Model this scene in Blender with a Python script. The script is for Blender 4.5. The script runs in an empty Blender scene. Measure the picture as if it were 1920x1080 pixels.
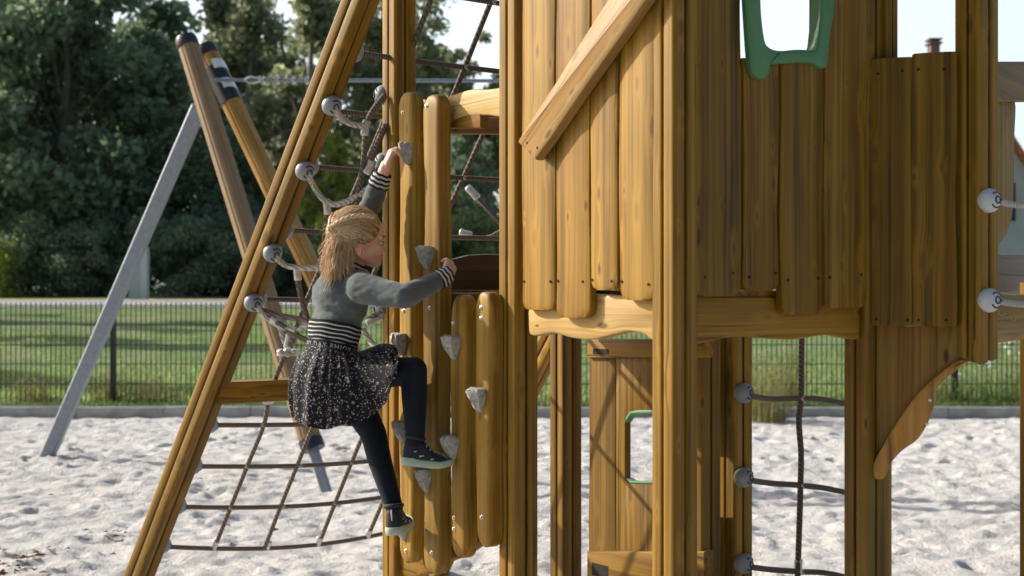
import bpy, bmesh, math, random
import numpy as np
from mathutils import Vector, Matrix, noise as mnoise
R = math.radians
rnd = random.Random(7)
nr = np.random.default_rng(11)
S = bpy.context.scene
COL = S.collection
# ------------------------------------------------------------------ camera, world, sun, exposure
CAMZ = 1.5
FPX = 2667.0                      # focal length in photo pixels (50 mm on 36 mm)
cam_d = bpy.data.cameras.new('camera')
cam = bpy.data.objects.new('camera', cam_d); COL.objects.link(cam)
cam.location = (0, 0, CAMZ); cam.rotation_euler = (R(90), 0, 0)
cam_d.lens = 50.0; cam_d.sensor_width = 36.0
cam_d.clip_start = 0.05; cam_d.clip_end = 3000
cam_d.dof.use_dof = True; cam_d.dof.focus_distance = 5.1; cam_d.dof.aperture_fstop = 4.0
S.camera = cam
SUN = Vector((-0.93, 0.33, 0.0)).normalized()
SUN_EL = R(29)
SUNV = Vector((SUN.x*math.cos(SUN_EL), SUN.y*math.cos(SUN_EL), math.sin(SUN_EL)))
W = bpy.data.worlds.new('World'); S.world = W; W.use_nodes = True
nt = W.node_tree; nt.nodes.clear()
sky = nt.nodes.new('ShaderNodeTexSky'); sky.sky_type = 'NISHITA'; sky.sun_disc = False
sky.sun_elevation = SUN_EL; sky.sun_rotation = math.atan2(SUNV.x, SUNV.y)
sky.air_density = 1.0; sky.dust_density = 4.0; sky.ozone_density = 1.0
bg = nt.nodes.new('ShaderNodeBackground'); bg.inputs[1].default_value = 0.115
wo = nt.nodes.new('ShaderNodeOutputWorld')
# bright summer haze low in the sky on the sun's side
geo = nt.nodes.new('ShaderNodeTexCoord'); dp = nt.nodes.new('ShaderNodeVectorMath'); dp.operation = 'DOT_PRODUCT'
nt.links.new(geo.outputs['Generated'], dp.inputs[0]); dp.inputs[1].default_value = Vector((-0.12, 0.97, 0.20)).normalized()
mrr = nt.nodes.new('ShaderNodeMapRange'); mrr.interpolation_type = 'SMOOTHSTEP'; nt.links.new(dp.outputs['Value'], mrr.inputs[0])
mrr.inputs[1].default_value = 0.62; mrr.inputs[2].default_value = 0.97; mrr.inputs[3].default_value = 0.0; mrr.inputs[4].default_value = 4.3
vm = nt.nodes.new('ShaderNodeMix'); vm.data_type = 'RGBA'; vm.blend_type = 'ADD'; vm.inputs[0].default_value = 1.0
vs_ = nt.nodes.new('ShaderNodeVectorMath'); vs_.operation = 'SCALE'; vs_.inputs[0].default_value = (0.92, 1.0, 1.04); nt.links.new(mrr.outputs[0], vs_.inputs['Scale'])
nt.links.new(sky.outputs[0], vm.inputs[6]); nt.links.new(vs_.outputs[0], vm.inputs[7])
nt.links.new(vm.outputs[2], bg.inputs[0]); nt.links.new(bg.outputs[0], wo.inputs[0])
sl = bpy.data.lights.new('sun', 'SUN'); sl.energy = 4.6; sl.angle = R(0.5); sl.color = (1.0, 0.92, 0.80)
so = bpy.data.objects.new('sun', sl); COL.objects.link(so)
so.rotation_euler = SUNV.to_track_quat('Z', 'Y').to_euler()
S.view_settings.view_transform = 'Standard'; S.view_settings.look = 'None'
S.view_settings.gamma = 1; S.view_settings.exposure = 0.45

# ------------------------------------------------------------------ helpers
def P(px, py, d):
    return Vector(((px-960)/FPX*d, d, CAMZ-(py-540)/FPX*d))

def tag(o, label=None, cat=None, group=None, kind=None):
    if label: o['label'] = label
    if cat: o['category'] = cat
    if group: o['group'] = group
    if kind: o['kind'] = kind
    return o

def empty(name, loc, label, cat, group=None):
    o = bpy.data.objects.new(name, None); o.empty_display_size = 0.1
    COL.objects.link(o); o.location = loc
    return tag(o, label, cat, group)

def frame(loc, x, y, z):
    m = Matrix((x, y, z)).transposed().to_4x4(); m.translation = loc
    return m

def wmat(o):
    return WM[o.name] if o.name in WM else Matrix.Translation(o.location)
WM = {}
def link(name, me, mats, parent=None, M=None, smooth=35):
    """one mesh object; M is its world matrix"""
    o = bpy.data.objects.new(name, me); COL.objects.link(o)
    if not isinstance(mats, (list, tuple)): mats = [mats]
    if not me.materials:
        for m in mats: me.materials.append(m)
    M = M or Matrix.Identity(4)
    WM[o.name] = M
    if parent:
        o.parent = parent
        o.matrix_local = wmat(parent).inverted() @ M
    else:
        o.matrix_world = M
    if smooth and len(me.polygons):
        me.polygons.foreach_set('use_smooth', [True]*len(me.polygons))
        if smooth < 180: me.set_sharp_from_angle(angle=R(smooth))
    return o

def mesh(name, vs, fs, mi=None):
    me = bpy.data.meshes.new(name)
    me.from_pydata([tuple(v) for v in vs], [], fs)
    if mi is not None: me.polygons.foreach_set('material_index', mi)
    me.update(); return me

class MB:
    def __init__(s): s.v = []; s.f = []; s.m = []
    def add(s, vs, fs, mi=0):
        b = len(s.v); s.v += [tuple(v) for v in vs]; s.f += [tuple(i+b for i in f) for f in fs]; s.m += [mi]*len(fs)
    def loft(s, rings, mi=0, caps=True, closed=True):
        n = len(rings[0]); vs = [p for r in rings for p in r]; fs = []
        for i in range(len(rings)-1):
            for j in range(n if closed else n-1):
                k = (j+1) % n
                fs.append((i*n+j, i*n+k, (i+1)*n+k, (i+1)*n+j))
        if caps:
            fs.append(tuple(range(n))[::-1]); b = (len(rings)-1)*n; fs.append(tuple(b+j for j in range(n)))
        s.add(vs, fs, mi)
    def tube(s, pts, rad, n=8, mi=0, caps=True):
        pts = [Vector(p) for p in pts]; m = len(pts)
        rads = rad if isinstance(rad, (list, tuple)) else [rad]*m
        rings = []; up = None
        for i, p in enumerate(pts):
            t = (pts[min(i+1, m-1)]-pts[max(i-1, 0)]).normalized()
            if up is None:
                up = Vector((0, 0, 1)) if abs(t.z) < 0.9 else Vector((1, 0, 0))
            a = t.cross(up)
            if a.length < 1e-5: a = t.cross(Vector((0, 1, 0)))
            a.normalize(); b = a.cross(t).normalized(); up = b
            rings.append([p + (a*math.cos(q*2*math.pi/n)+b*math.sin(q*2*math.pi/n))*rads[i] for q in range(n)])
        s.loft(rings, mi, caps)
    def box(s, x0, x1, y0, y1, z0, z1, mi=0):
        s.add([(x0,y0,z0),(x1,y0,z0),(x1,y1,z0),(x0,y1,z0),(x0,y0,z1),(x1,y0,z1),(x1,y1,z1),(x0,y1,z1)],
              [(0,3,2,1),(4,5,6,7),(0,1,5,4),(1,2,6,5),(2,3,7,6),(3,0,4,7)], mi)
    def ball(s, c, r, n=12, m=8, mi=0, M=None):
        c = Vector(c); r = Vector((r, r, r)) if not hasattr(r, '__len__') else Vector(r)
        rings = []
        for i in range(m+1):
            th = math.pi*i/m; rr = max(math.sin(th), 0.02)
            ring = []
            for q in range(n):
                d = Vector((rr*math.cos(2*math.pi*q/n)*r.x, rr*math.sin(2*math.pi*q/n)*r.y, -math.cos(th)*r.z))
                if M is not None: d = M @ d
                ring.append(c+d)
            rings.append(ring)
        s.loft(rings, mi)
    def mesh(s, name): return mesh(name, s.v, s.f, s.m)

def smooth_path(pts, k=6):
    pts = [Vector(p) for p in pts]; out = []
    if len(pts) < 3:
        return [pts[0].lerp(pts[1], i/k) for i in range(k+1)]
    for i in range(len(pts)-1):
        p0 = pts[max(i-1, 0)]; p1 = pts[i]; p2 = pts[i+1]; p3 = pts[min(i+2, len(pts)-1)]
        for j in range(k):
            t = j/k
            out.append(0.5*((2*p1)+(p2-p0)*t+(2*p0-5*p1+4*p2-p3)*t*t+(3*p1-p0-3*p2+p3)*t**3))
    out.append(pts[-1]); return out

def poly_smooth(pts, k=5, closed=True):
    """closed 2d catmull-rom"""
    n = len(pts); out = []
    for i in range(n if closed else n-1):
        g = lambda q: pts[q % n] if closed else pts[min(max(q, 0), n-1)]
        p0, p1, p2, p3 = g(i-1), g(i), g(i+1), g(i+2)
        for j in range(k):
            t = j/k
            out.append(tuple(0.5*((2*p1[c])+(p2[c]-p0[c])*t+(2*p0[c]-5*p1[c]+4*p2[c]-p3[c])*t*t+(3*p1[c]-p0[c]-3*p2[c]+p3[c])*t**3) for c in (0, 1)))
    if not closed: out.append(tuple(pts[-1]))
    return out

def inset(poly, b):
    n = len(poly); A = sum(poly[i][0]*poly[(i+1) % n][1]-poly[(i+1) % n][0]*poly[i][1] for i in range(n))
    s = 1 if A > 0 else -1; out = []
    for i in range(n):
        p0, p1, p2 = Vector(poly[i-1]), Vector(poly[i]), Vector(poly[(i+1) % n])
        a = (p1-p0); c = (p2-p1)
        if a.length < 1e-7: a = c
        if c.length < 1e-7: c = a
        a = a.normalized(); c = c.normalized()
        na = Vector((-a.y, a.x))*s; nc = Vector((-c.y, c.x))*s
        m = na+nc
        m = m.normalized() if m.length > 1e-4 else na
        k = 1/max(m.dot(na), 0.5)
        out.append((p1.x+m.x*b*k, p1.y+m.y*b*k))
    return out

def slab(name, poly, y0, y1, b=0.006):
    """outline in local x/z, thickness y0 (front) .. y1 (back), rounded edges"""
    n = len(poly); A = sum(poly[i][0]*poly[(i+1) % n][1]-poly[(i+1) % n][0]*poly[i][1] for i in range(n))
    if A < 0: poly = poly[::-1]
    mb = MB()
    levels = [(y0, b), (y0+b*0.3, b*0.3), (y0+b, 0), (y1-b, 0), (y1-b*0.3, b*0.3), (y1, b)]
    rings = [[(q[0], y, q[1]) for q in (inset(poly, i) if i else poly)] for y, i in levels]
    mb.loft(rings[::-1]); return mb.mesh(name)

# ------------------------------------------------------------------ materials
def newmat(name):
    m = bpy.data.materials.new(name); m.use_nodes = True
    t = m.node_tree; b = t.nodes['Principled BSDF']
    return m, t, b
def N(t, typ, **kw):
    n = t.nodes.new(typ)
    for k, v in kw.items():
        if k.startswith('i_'):
            n.inputs[int(k[2:]) if k[2:].isdigit() else k[2:].replace('_', ' ')].default_value = v
        else: setattr(n, k, v)
    return n
def L(t, a, b): t.links.new(a, b)
def math_(t, op, a, b=None, c=None, clamp=False):
    n = t.nodes.new('ShaderNodeMath'); n.operation = op; n.use_clamp = clamp
    for i, v in enumerate((a, b, c)):
        if v is None: continue
        if isinstance(v, (int, float)): n.inputs[i].default_value = v
        else: t.links.new(v, n.inputs[i])
    return n.outputs[0]
def ramp(t, fac, stops, interp='LINEAR'):
    r = t.nodes.new('ShaderNodeValToRGB'); r.color_ramp.interpolation = interp
    e = r.color_ramp.elements
    while len(e) < len(stops): e.new(0.5)
    for i, (p, c) in enumerate(stops):
        e[i].position = p; e[i].color = (*c, 1) if len(c) == 3 else c
    if fac is not None: t.links.new(fac, r.inputs[0])
    return r.outputs[0]
def mix(t, f, a, b, blend='MIX'):
    m = t.nodes.new('ShaderNodeMix'); m.data_type = 'RGBA'; m.blend_type = blend
    for i, v in ((0, f), (6, a), (7, b)):
        if isinstance(v, (int, float)): m.inputs[i].default_value = v
        elif isinstance(v, tuple): m.inputs[i].default_value = (*v, 1)
        else: t.links.new(v, m.inputs[i])
    return m.outputs[2]

def wood(name, axis='Z', dark=(0.078, 0.040, 0.006), mid=(0.205, 0.112, 0.0170), light=(0.315, 0.186, 0.036), knots=1.0, rough=0.5, grey=0.0):
    m, t, b = newmat(name)
    tc = N(t, 'ShaderNodeTexCoord'); oi = N(t, 'ShaderNodeObjectInfo')
    sep = N(t, 'ShaderNodeSeparateXYZ'); L(t, tc.outputs['Object'], sep.inputs[0])
    X, Y, Z = sep.outputs
    if axis == 'X': X, Z = Z, X
    rx = math_(t, 'MULTIPLY', oi.outputs['Random'], 37.0)
    # wobble of the grain along the length
    cz = N(t, 'ShaderNodeCombineXYZ'); L(t, math_(t, 'MULTIPLY', Z, 2.2), cz.inputs[2]); L(t, rx, cz.inputs[0]); L(t, math_(t, 'MULTIPLY', X, 3.0), cz.inputs[1])
    nw = N(t, 'ShaderNodeTexNoise', i_Scale=1.0, i_Detail=2.0); L(t, cz.outputs[0], nw.inputs['Vector'])
    wob = math_(t, 'MULTIPLY', math_(t, 'SUBTRACT', nw.outputs[0], 0.5), 0.016)
    # knots
    u = math_(t, 'ADD', math_(t, 'MULTIPLY', math_(t, 'ADD', X, math_(t, 'MULTIPLY', Y, 0.8)), 13.0), rx)
    w_ = math_(t, 'ADD', math_(t, 'MULTIPLY', Z, 4.6), rx)
    ck = N(t, 'ShaderNodeCombineXYZ'); L(t, u, ck.inputs[0]); L(t, w_, ck.inputs[1])
    vo = N(t, 'ShaderNodeTexVoronoi', voronoi_dimensions='2D', i_Scale=1.0); L(t, ck.outputs[0], vo.inputs['Vector'])
    sc = N(t, 'ShaderNodeSeparateColor'); L(t, vo.outputs['Color'], sc.inputs[0])
    vd = math_(t, 'DIVIDE', vo.outputs['Distance'], math_(t, 'ADD', 0.25, math_(t, 'MULTIPLY', sc.outputs[1], 0.85)))
    act = math_(t, 'MULTIPLY', math_(t, 'GREATER_THAN', sc.outputs[0], 0.54), knots)
    mr = N(t, 'ShaderNodeMapRange', interpolation_type='SMOOTHSTEP'); L(t, vd, mr.inputs[0])
    mr.inputs[1].default_value = 0.20; mr.inputs[2].default_value = 0.07; mr.inputs[3].default_value = 0; mr.inputs[4].default_value = 1
    knot = math_(t, 'MULTIPLY', math_(t, 'MULTIPLY', mr.outputs[0], act), math_(t, 'ADD', 0.25, math_(t, 'MULTIPLY', sc.outputs[2], 0.75)))
    mh = N(t, 'ShaderNodeMapRange', interpolation_type='SMOOTHSTEP'); L(t, vd, mh.inputs[0])
    mh.inputs[1].default_value = 0.55; mh.inputs[2].default_value = 0.115
    halo = math_(t, 'MULTIPLY', mh.outputs[0], act)
    # grain coordinates
    gx = math_(t, 'ADD', math_(t, 'ADD', X, wob), math_(t, 'MULTIPLY', halo, 0.010))
    def gn(sx, sz, det, off):
        c = N(t, 'ShaderNodeCombineXYZ')
        L(t, math_(t, 'ADD', math_(t, 'MULTIPLY', gx, sx), rx), c.inputs[0])
        L(t, math_(t, 'MULTIPLY', Y, sx), c.inputs[1])
        L(t, math_(t, 'ADD', math_(t, 'MULTIPLY', Z, sz), off), c.inputs[2])
        n = N(t, 'ShaderNodeTexNoise', i_Scale=1.0, i_Detail=det, i_Roughness=0.6); L(t, c.outputs[0], n.inputs['Vector'])
        return n.outputs[0]
    fine = gn(300, 2.2, 3.0, 0); band = gn(52, 0.5, 3.0, 5.0); blotch = gn(9, 2.4, 2.0, 9.0)
    g = math_(t, 'ADD', math_(t, 'MULTIPLY', fine, 0.26), math_(t, 'ADD', math_(t, 'MULTIPLY', band, 0.58), math_(t, 'MULTIPLY', blotch, 0.18)))
    col = ramp(t, g, [(0.40, dark), (0.50, mid), (0.615, light)])
    # greenish-olive impregnation streaks and warm orange streaks
    ol = ramp(t, gn(24, 0.5, 2.0, 21.0), [(0.46, (0, 0, 0)), (0.66, (1, 1, 1))])
    col = mix(t, math_(t, 'MULTIPLY', ol, 0.42), col, (mid[0]*0.66, mid[1]*0.74, mid[2]*0.62))
    orr = ramp(t, gn(15, 0.8, 2.0, 41.0), [(0.52, (0, 0, 0)), (0.72, (1, 1, 1))])
    col = mix(t, math_(t, 'MULTIPLY', orr, 0.6), col, (mid[0]*0.98, mid[1]*0.78, mid[2]*0.5))
    col = mix(t, math_(t, 'MULTIPLY', halo, 0.42), col, (light[0]*1.05, light[1]*1.0, light[2]*0.9))
    col = mix(t, math_(t, 'MULTIPLY', knot, 0.88), col, (0.060, 0.032, 0.016))
    if grey: col = mix(t, grey, col, (0.21, 0.175, 0.15))
    hv = N(t, 'ShaderNodeHueSaturation', i_Saturation=1.07, i_Hue=0.499); L(t, col, hv.inputs['Color'])
    L(t, math_(t, 'ADD', math_(t, 'MULTIPLY', oi.outputs['Random'], 0.46), 0.76), hv.inputs['Value'])
    # small drying cracks
    cr = ramp(t, gn(95, 1.1, 1.0, 77.0), [(0.24, (0.35, 0.35, 0.35)), (0.30, (1, 1, 1))])
    L(t, mix(t, 1.0, hv.outputs[0], cr, 'MULTIPLY'), b.inputs['Base Color'])
    L(t, ramp(t, fine, [(0.3, (rough-0.06,)*3), (0.7, (rough+0.14,)*3)]), b.inputs['Roughness'])
    bp = N(t, 'ShaderNodeBump', i_Strength=0.30, i_Distance=0.004)
    L(t, math_(t, 'ADD', g, math_(t, 'MULTIPLY', knot, -0.2)), bp.inputs['Height']); L(t, bp.outputs[0], b.inputs['Normal'])
    b.inputs['Specular IOR Level'].default_value = 0.35
    return m

def plain(name, col, rough=0.6, metal=0.0, var=0.15, scale=20.0, bump=0.0, bscale=80.0, sheen=0.0, spec=0.5):
    m, t, b = newmat(name)
    tc = N(t, 'ShaderNodeTexCoord')
    n = N(t, 'ShaderNodeTexNoise', i_Scale=scale, i_Detail=4.0); L(t, tc.outputs['Object'], n.inputs['Vector'])
    L(t, ramp(t, n.outputs[0], [(0.3, tuple(c*(1-var) for c in col)), (0.7, tuple(min(c*(1+var), 1) for c in col))]), b.inputs['Base Color'])
    b.inputs['Roughness'].default_value = rough; b.inputs['Metallic'].default_value = metal
    b.inputs['Specular IOR Level'].default_value = spec
    if sheen: b.inputs['Sheen Weight'].default_value = sheen
    if bump:
        n2 = N(t, 'ShaderNodeTexNoise', i_Scale=bscale, i_Detail=3.0); L(t, tc.outputs['Object'], n2.inputs['Vector'])
        bp = N(t, 'ShaderNodeBump', i_Strength=bump, i_Distance=0.01); L(t, n2.outputs[0], bp.inputs['Height']); L(t, bp.outputs[0], b.inputs['Normal'])
    return m

def leafmat(name, c1, c2, trans=0.35):
    m, t, b = newmat(name)
    g = N(t, 'ShaderNodeNewGeometry')
    col = ramp(t, g.outputs['Random Per Island'], [(0.0, c1), (1.0, c2)])
    L(t, col, b.inputs['Base Color']); b.inputs['Roughness'].default_value = 0.55
    b.inputs['Specular IOR Level'].default_value = 0.3
    tr = N(t, 'ShaderNodeBsdfTranslucent'); hs = N(t, 'ShaderNodeHueSaturation', i_Hue=0.485, i_Saturation=1.15, i_Value=1.5); L(t, col, hs.inputs['Color']); L(t, hs.outputs[0], tr.inputs[0])
    ms = N(t, 'ShaderNodeMixShader'); ms.inputs[0].default_value = trans
    L(t, b.outputs[0], ms.inputs[1]); L(t, tr.outputs[0], ms.inputs[2])
    L(t, ms.outputs[0], t.nodes['Material Output'].inputs[0])
    return m

M_POST = wood('wood_post', 'Z', mid=(0.205, 0.114, 0.018))
M_PLANK = wood('wood_plank', 'Z', knots=1.0)
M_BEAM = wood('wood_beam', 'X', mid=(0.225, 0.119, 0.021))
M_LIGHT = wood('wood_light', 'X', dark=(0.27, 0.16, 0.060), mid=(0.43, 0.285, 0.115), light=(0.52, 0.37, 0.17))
M_BOARD = wood('wood_board', 'Z', dark=(0.135, 0.074, 0.013), mid=(0.265, 0.155, 0.031), light=(0.38, 0.24, 0.062), knots=0.7)
M_POLE = wood('wood_pole', 'Z', dark=(0.17, 0.09, 0.025), mid=(0.34, 0.20, 0.06), light=(0.45, 0.30, 0.12), knots=0.5)
M_POLEG = wood('wood_pole_weathered', 'Z', knots=0.5, grey=0.45)
M_STEEL = plain('galvanised_steel', (0.215, 0.25, 0.295), 0.5, 0.3, 0.12, 30)
M_BOLT = plain('bolt_steel', (0.62, 0.62, 0.62), 0.3, 0.9, 0.1, 60)
M_BLACK = plain('black_plastic', (0.018, 0.02, 0.026), 0.4, 0, 0.2)
M_DARK = plain('dark_screw_slot_shade', (0.012, 0.009, 0.006), 0.9, 0, 0.2)  # dark screw heads, and the shade inside the beam slots as colour
M_WHITE = plain('white_reflector', (0.75, 0.77, 0.78), 0.4, 0, 0.05)
M_BALL = plain('grey_ball_plastic', (0.24, 0.265, 0.30), 0.42, 0, 0.08, 25, bump=0.05)
M_BALLW = plain('pale_ball_plastic', (0.54, 0.57, 0.61), 0.40, 0, 0.08, 25, bump=0.05)
M_FERR = plain('aluminium_ferrule', (0.60, 0.60, 0.58), 0.38, 0.6, 0.15, 60)
M_HOLD = plain('hold_stone', (0.34, 0.34, 0.33), 0.75, 0, 0.35, 60, bump=0.5, bscale=130)
M_GREEN = plain('green_plastic', (0.075, 0.215, 0.088), 0.5, 0, 0.10, 12, bump=0.05)
M_GREYP = wood('grey_panel', 'X', dark=(0.09, 0.07, 0.05), mid=(0.12, 0.095, 0.07), light=(0.15, 0.12, 0.09), knots=0)
def ropemat(name, c1, c2):
    m, t, b = newmat(name)
    tc = N(t, 'ShaderNodeTexCoord')
    w = N(t, 'ShaderNodeTexWave', wave_type='BANDS', bands_direction='DIAGONAL', i_Scale=34.0, i_Distortion=1.0, i_Detail=1.0)
    L(t, tc.outputs['Object'], w.inputs['Vector'])
    L(t, ramp(t, w.outputs[0], [(0.15, c1), (0.7, c2)]), b.inputs['Base Color'])
    b.inputs['Roughness'].default_value = 0.85
    bp = N(t, 'ShaderNodeBump', i_Strength=0.6, i_Distance=0.003); L(t, w.outputs[0], bp.inputs['Height']); L(t, bp.outputs[0], b.inputs['Normal'])
    return m
M_ROPE = ropemat('rope_brown', (0.085, 0.065, 0.05), (0.20, 0.155, 0.125))
M_ROPED = ropemat('rope_dark', (0.065, 0.052, 0.043), (0.165, 0.13, 0.108))
M_ROPEW = ropemat('rope_pale', (0.30, 0.28, 0.25), (0.56, 0.53, 0.48))

# ------------------------------------------------------------------ ground
def zlawn(y):
    return float(np.interp(y, [16.4, 42, 50, 54, 80, 700], [0.11, 0.917, 1.07, 1.135, 1.25, 1.3]))
KY = 16.3
def grid_mesh(name, xs, ys, zf):
    nx, ny = len(xs), len(ys)
    XX, YY = np.meshgrid(xs, ys); ZZ = zf(XX, YY)
    v = np.stack([XX.ravel(), YY.ravel(), ZZ.ravel()], 1)
    i = np.arange(nx*ny).reshape(ny, nx)
    f = np.stack([i[:-1, :-1].ravel(), i[:-1, 1:].ravel(), i[1:, 1:].ravel(), i[1:, :-1].ravel()], 1)
    me = bpy.data.meshes.new(name); me.from_pydata(v.tolist(), [], f.tolist()); me.update(); return me
def vnoise(X, Y, sc, seed):
    g = np.random.default_rng(seed).random((256, 256))
    x = X*sc+1000.0; y = Y*sc+1000.0; xi = np.floor(x).astype(int); yi = np.floor(y).astype(int); fx = x-xi; fy = y-yi
    fx = fx*fx*(3-2*fx); fy = fy*fy*(3-2*fy)
    a = g[yi % 256, xi % 256]; b = g[yi % 256, (xi+1) % 256]; c = g[(yi+1) % 256, xi % 256]; d = g[(yi+1) % 256, (xi+1) % 256]
    return (a*(1-fx)+b*fx)*(1-fy)+(c*(1-fx)+d*fx)*fy-0.5
def sand_z(X, Y):
    z = 0.03*vnoise(X, Y, 0.8, 1)+0.022*vnoise(X, Y, 2.6, 2)+0.030*vnoise(X, Y, 5.6, 3)+0.032*vnoise(X, Y, 11.5, 4)+0.012*vnoise(X, Y, 21.0, 14)
    # footprints: shallow oval dents with a pushed-up rim
    rg = np.random.default_rng(5)
    for k in range(1300):
        cx = rg.uniform(-6.3, 6.3); cy = rg.uniform(6.0, 16.0); a = rg.uniform(0, math.pi)
        l = rg.uniform(0.06, 0.13); w = l*rg.uniform(0.4, 0.65); dp = rg.uniform(0.010, 0.032)
        m = (abs(X-cx) < 0.5) & (abs(Y-cy) < 0.5)
        if not m.any(): continue
        dx = X[m]-cx; dy = Y[m]-cy
        p = (dx*math.cos(a)+dy*math.sin(a))/l; q = (-dx*math.sin(a)+dy*math.cos(a))/w
        r2 = p*p+q*q
        z[m] += -dp*np.exp(-r2*1.2)+0.55*dp*np.exp(-(np.sqrt(r2)-1.5)**2*3.0)
    edge = np.clip((Y-15.3)/1.0, 0, 1)
    z = z*(1-0.4*edge)+0.025*edge
    return z-0.01
fx = np.concatenate([np.linspace(-45, -6.8, 16), np.arange(-6.6, 6.61, 0.032), np.linspace(6.8, 45, 16)])
fy = np.concatenate([np.linspace(-25, 5.6, 14), np.arange(5.8, KY+0.05, 0.032)])
m, t, b = newmat('sand')
tc = N(t, 'ShaderNodeTexCoord')
n1 = N(t, 'ShaderNodeTexNoise', i_Scale=1.3, i_Detail=5.0); L(t, tc.outputs['Object'], n1.inputs['Vector'])
n2 = N(t, 'ShaderNodeTexNoise', i_Scale=26.0, i_Detail=6.0, i_Roughness=0.7); L(t, tc.outputs['Object'], n2.inputs['Vector'])
n3 = N(t, 'ShaderNodeTexNoise', i_Scale=260.0, i_Detail=2.0); L(t, tc.outputs['Object'], n3.inputs['Vector'])
c = ramp(t, n1.outputs[0], [(0.3, (0.58, 0.57, 0.555)), (0.7, (0.69, 0.68, 0.665))])
c = mix(t, ramp(t, n2.outputs[0], [(0.60, (0, 0, 0)), (0.74, (0.6, 0.6, 0.6))]), c, (0.36, 0.29, 0.23))
c = mix(t, ramp(t, n3.outputs[0], [(0.66, (0, 0, 0)), (0.72, (0.5, 0.5, 0.5))]), c, (0.25, 0.2, 0.16))
L(t, c, b.inputs['Base Color']); b.inputs['Roughness'].default_value = 0.95; b.inputs['Specular IOR Level'].default_value = 0.1
bp = N(t, 'ShaderNodeBump', i_Strength=0.9, i_Distance=0.045)
L(t, math_(t, 'ADD', n2.outputs[0], math_(t, 'MULTIPLY', n3.outputs[0], 0.15)), bp.inputs['Height']); L(t, bp.outputs[0], b.inputs['Normal'])
M_SAND = m
tag(link('sand', grid_mesh('sand', fx, fy, sand_z), M_SAND, smooth=180), kind='structure')

m, t, b = newmat('lawn_soil')
tc = N(t, 'ShaderNodeTexCoord')
n1 = N(t, 'ShaderNodeTexNoise', i_Scale=0.9, i_Detail=6.0, i_Roughness=0.65); L(t, tc.outputs['Object'], n1.inputs['Vector'])
n2 = N(t, 'ShaderNodeTexNoise', i_Scale=9.0, i_Detail=5.0); L(t, tc.outputs['Object'], n2.inputs['Vector'])
c = ramp(t, n1.outputs[0], [(0.34, (0.065, 0.125, 0.045)), (0.46, (0.125, 0.20, 0.075)), (0.56, (0.23, 0.24, 0.14)), (0.66, (0.32, 0.285, 0.21))])
c = mix(t, 0.5, c, ramp(t, n2.outputs[0], [(0.3, (0.07, 0.125, 0.04)), (0.7, (0.18, 0.26, 0.10))]))
L(t, c, b.inputs['Base Color']); b.inputs['Roughness'].default_value = 0.95; b.inputs['Specular IOR Level'].default_value = 0.05
bp = N(t, 'ShaderNodeBump', i_Strength=0.8, i_Distance=0.06); L(t, n2.outputs[0], bp.inputs['Height']); L(t, bp.outputs[0], b.inputs['Normal'])
M_LAWN = m
lx = np.concatenate([np.linspace(-700, -40, 14), np.linspace(-38, 38, 90), np.linspace(40, 700, 14)])
ly = np.concatenate([np.arange(KY+0.13, 54, 0.5), np.linspace(55, 700, 30)])
def lawn_z(X, Y):
    return np.vectorize(zlawn)(Y) + 0.10*vnoise(X, Y, 0.5, 8)*np.clip((Y-17)/4, 0, 1)*np.clip((41.0-Y)/2, 0, 1)
tag(link('lawn', grid_mesh('lawn', lx, ly, lawn_z), M_LAWN, smooth=180), kind='structure')
g = MB(); g.box(-700, 700, -700, 700, -0.6, -0.5)
tag(link('ground', g.mesh('ground'), M_LAWN), kind='structure')
# road with a pale edge line
M_ASPH = plain('asphalt', (0.31, 0.32, 0.34), 0.85, 0, 0.2, 3.0)
ry = np.linspace(42.3, 49.2, 6)
tag(link('road', grid_mesh('road', np.linspace(-120, 120, 9), ry, lambda X, Y: np.vectorize(zlawn)(Y)+0.03), M_ASPH), kind='structure')
tag(link('road_edge_line', grid_mesh('road_edge_line', np.linspace(-120, 120, 9), np.array([48.2, 49.1]), lambda X, Y: np.vectorize(zlawn)(Y)+0.05), plain('line_paint', (0.62, 0.56, 0.34), 0.7)), kind='structure')
# kerb of concrete edging stones
M_CONC = plain('kerb_concrete', (0.36, 0.35, 0.335), 0.85, 0, 0.25, 6.0, bump=0.3, bscale=60)
kb = MB()
for i in range(-14, 15):
    x0 = i*1.0; zt = 0.135+rnd.uniform(-0.006, 0.006); yo = rnd.uniform(-0.006, 0.006)
    prof = [(KY+yo, -0.2), (KY+yo, zt-0.012), (KY+yo+0.012, zt), (KY+yo+0.115, zt), (KY+yo+0.125, zt-0.01), (KY+yo+0.125, -0.2)]
    kb.loft([[(x0+0.004, y, z) for y, z in prof], [(x0+0.996, y, z) for y, z in prof]])
tag(link('kerb', kb.mesh('kerb'), M_CONC), kind='structure')

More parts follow.
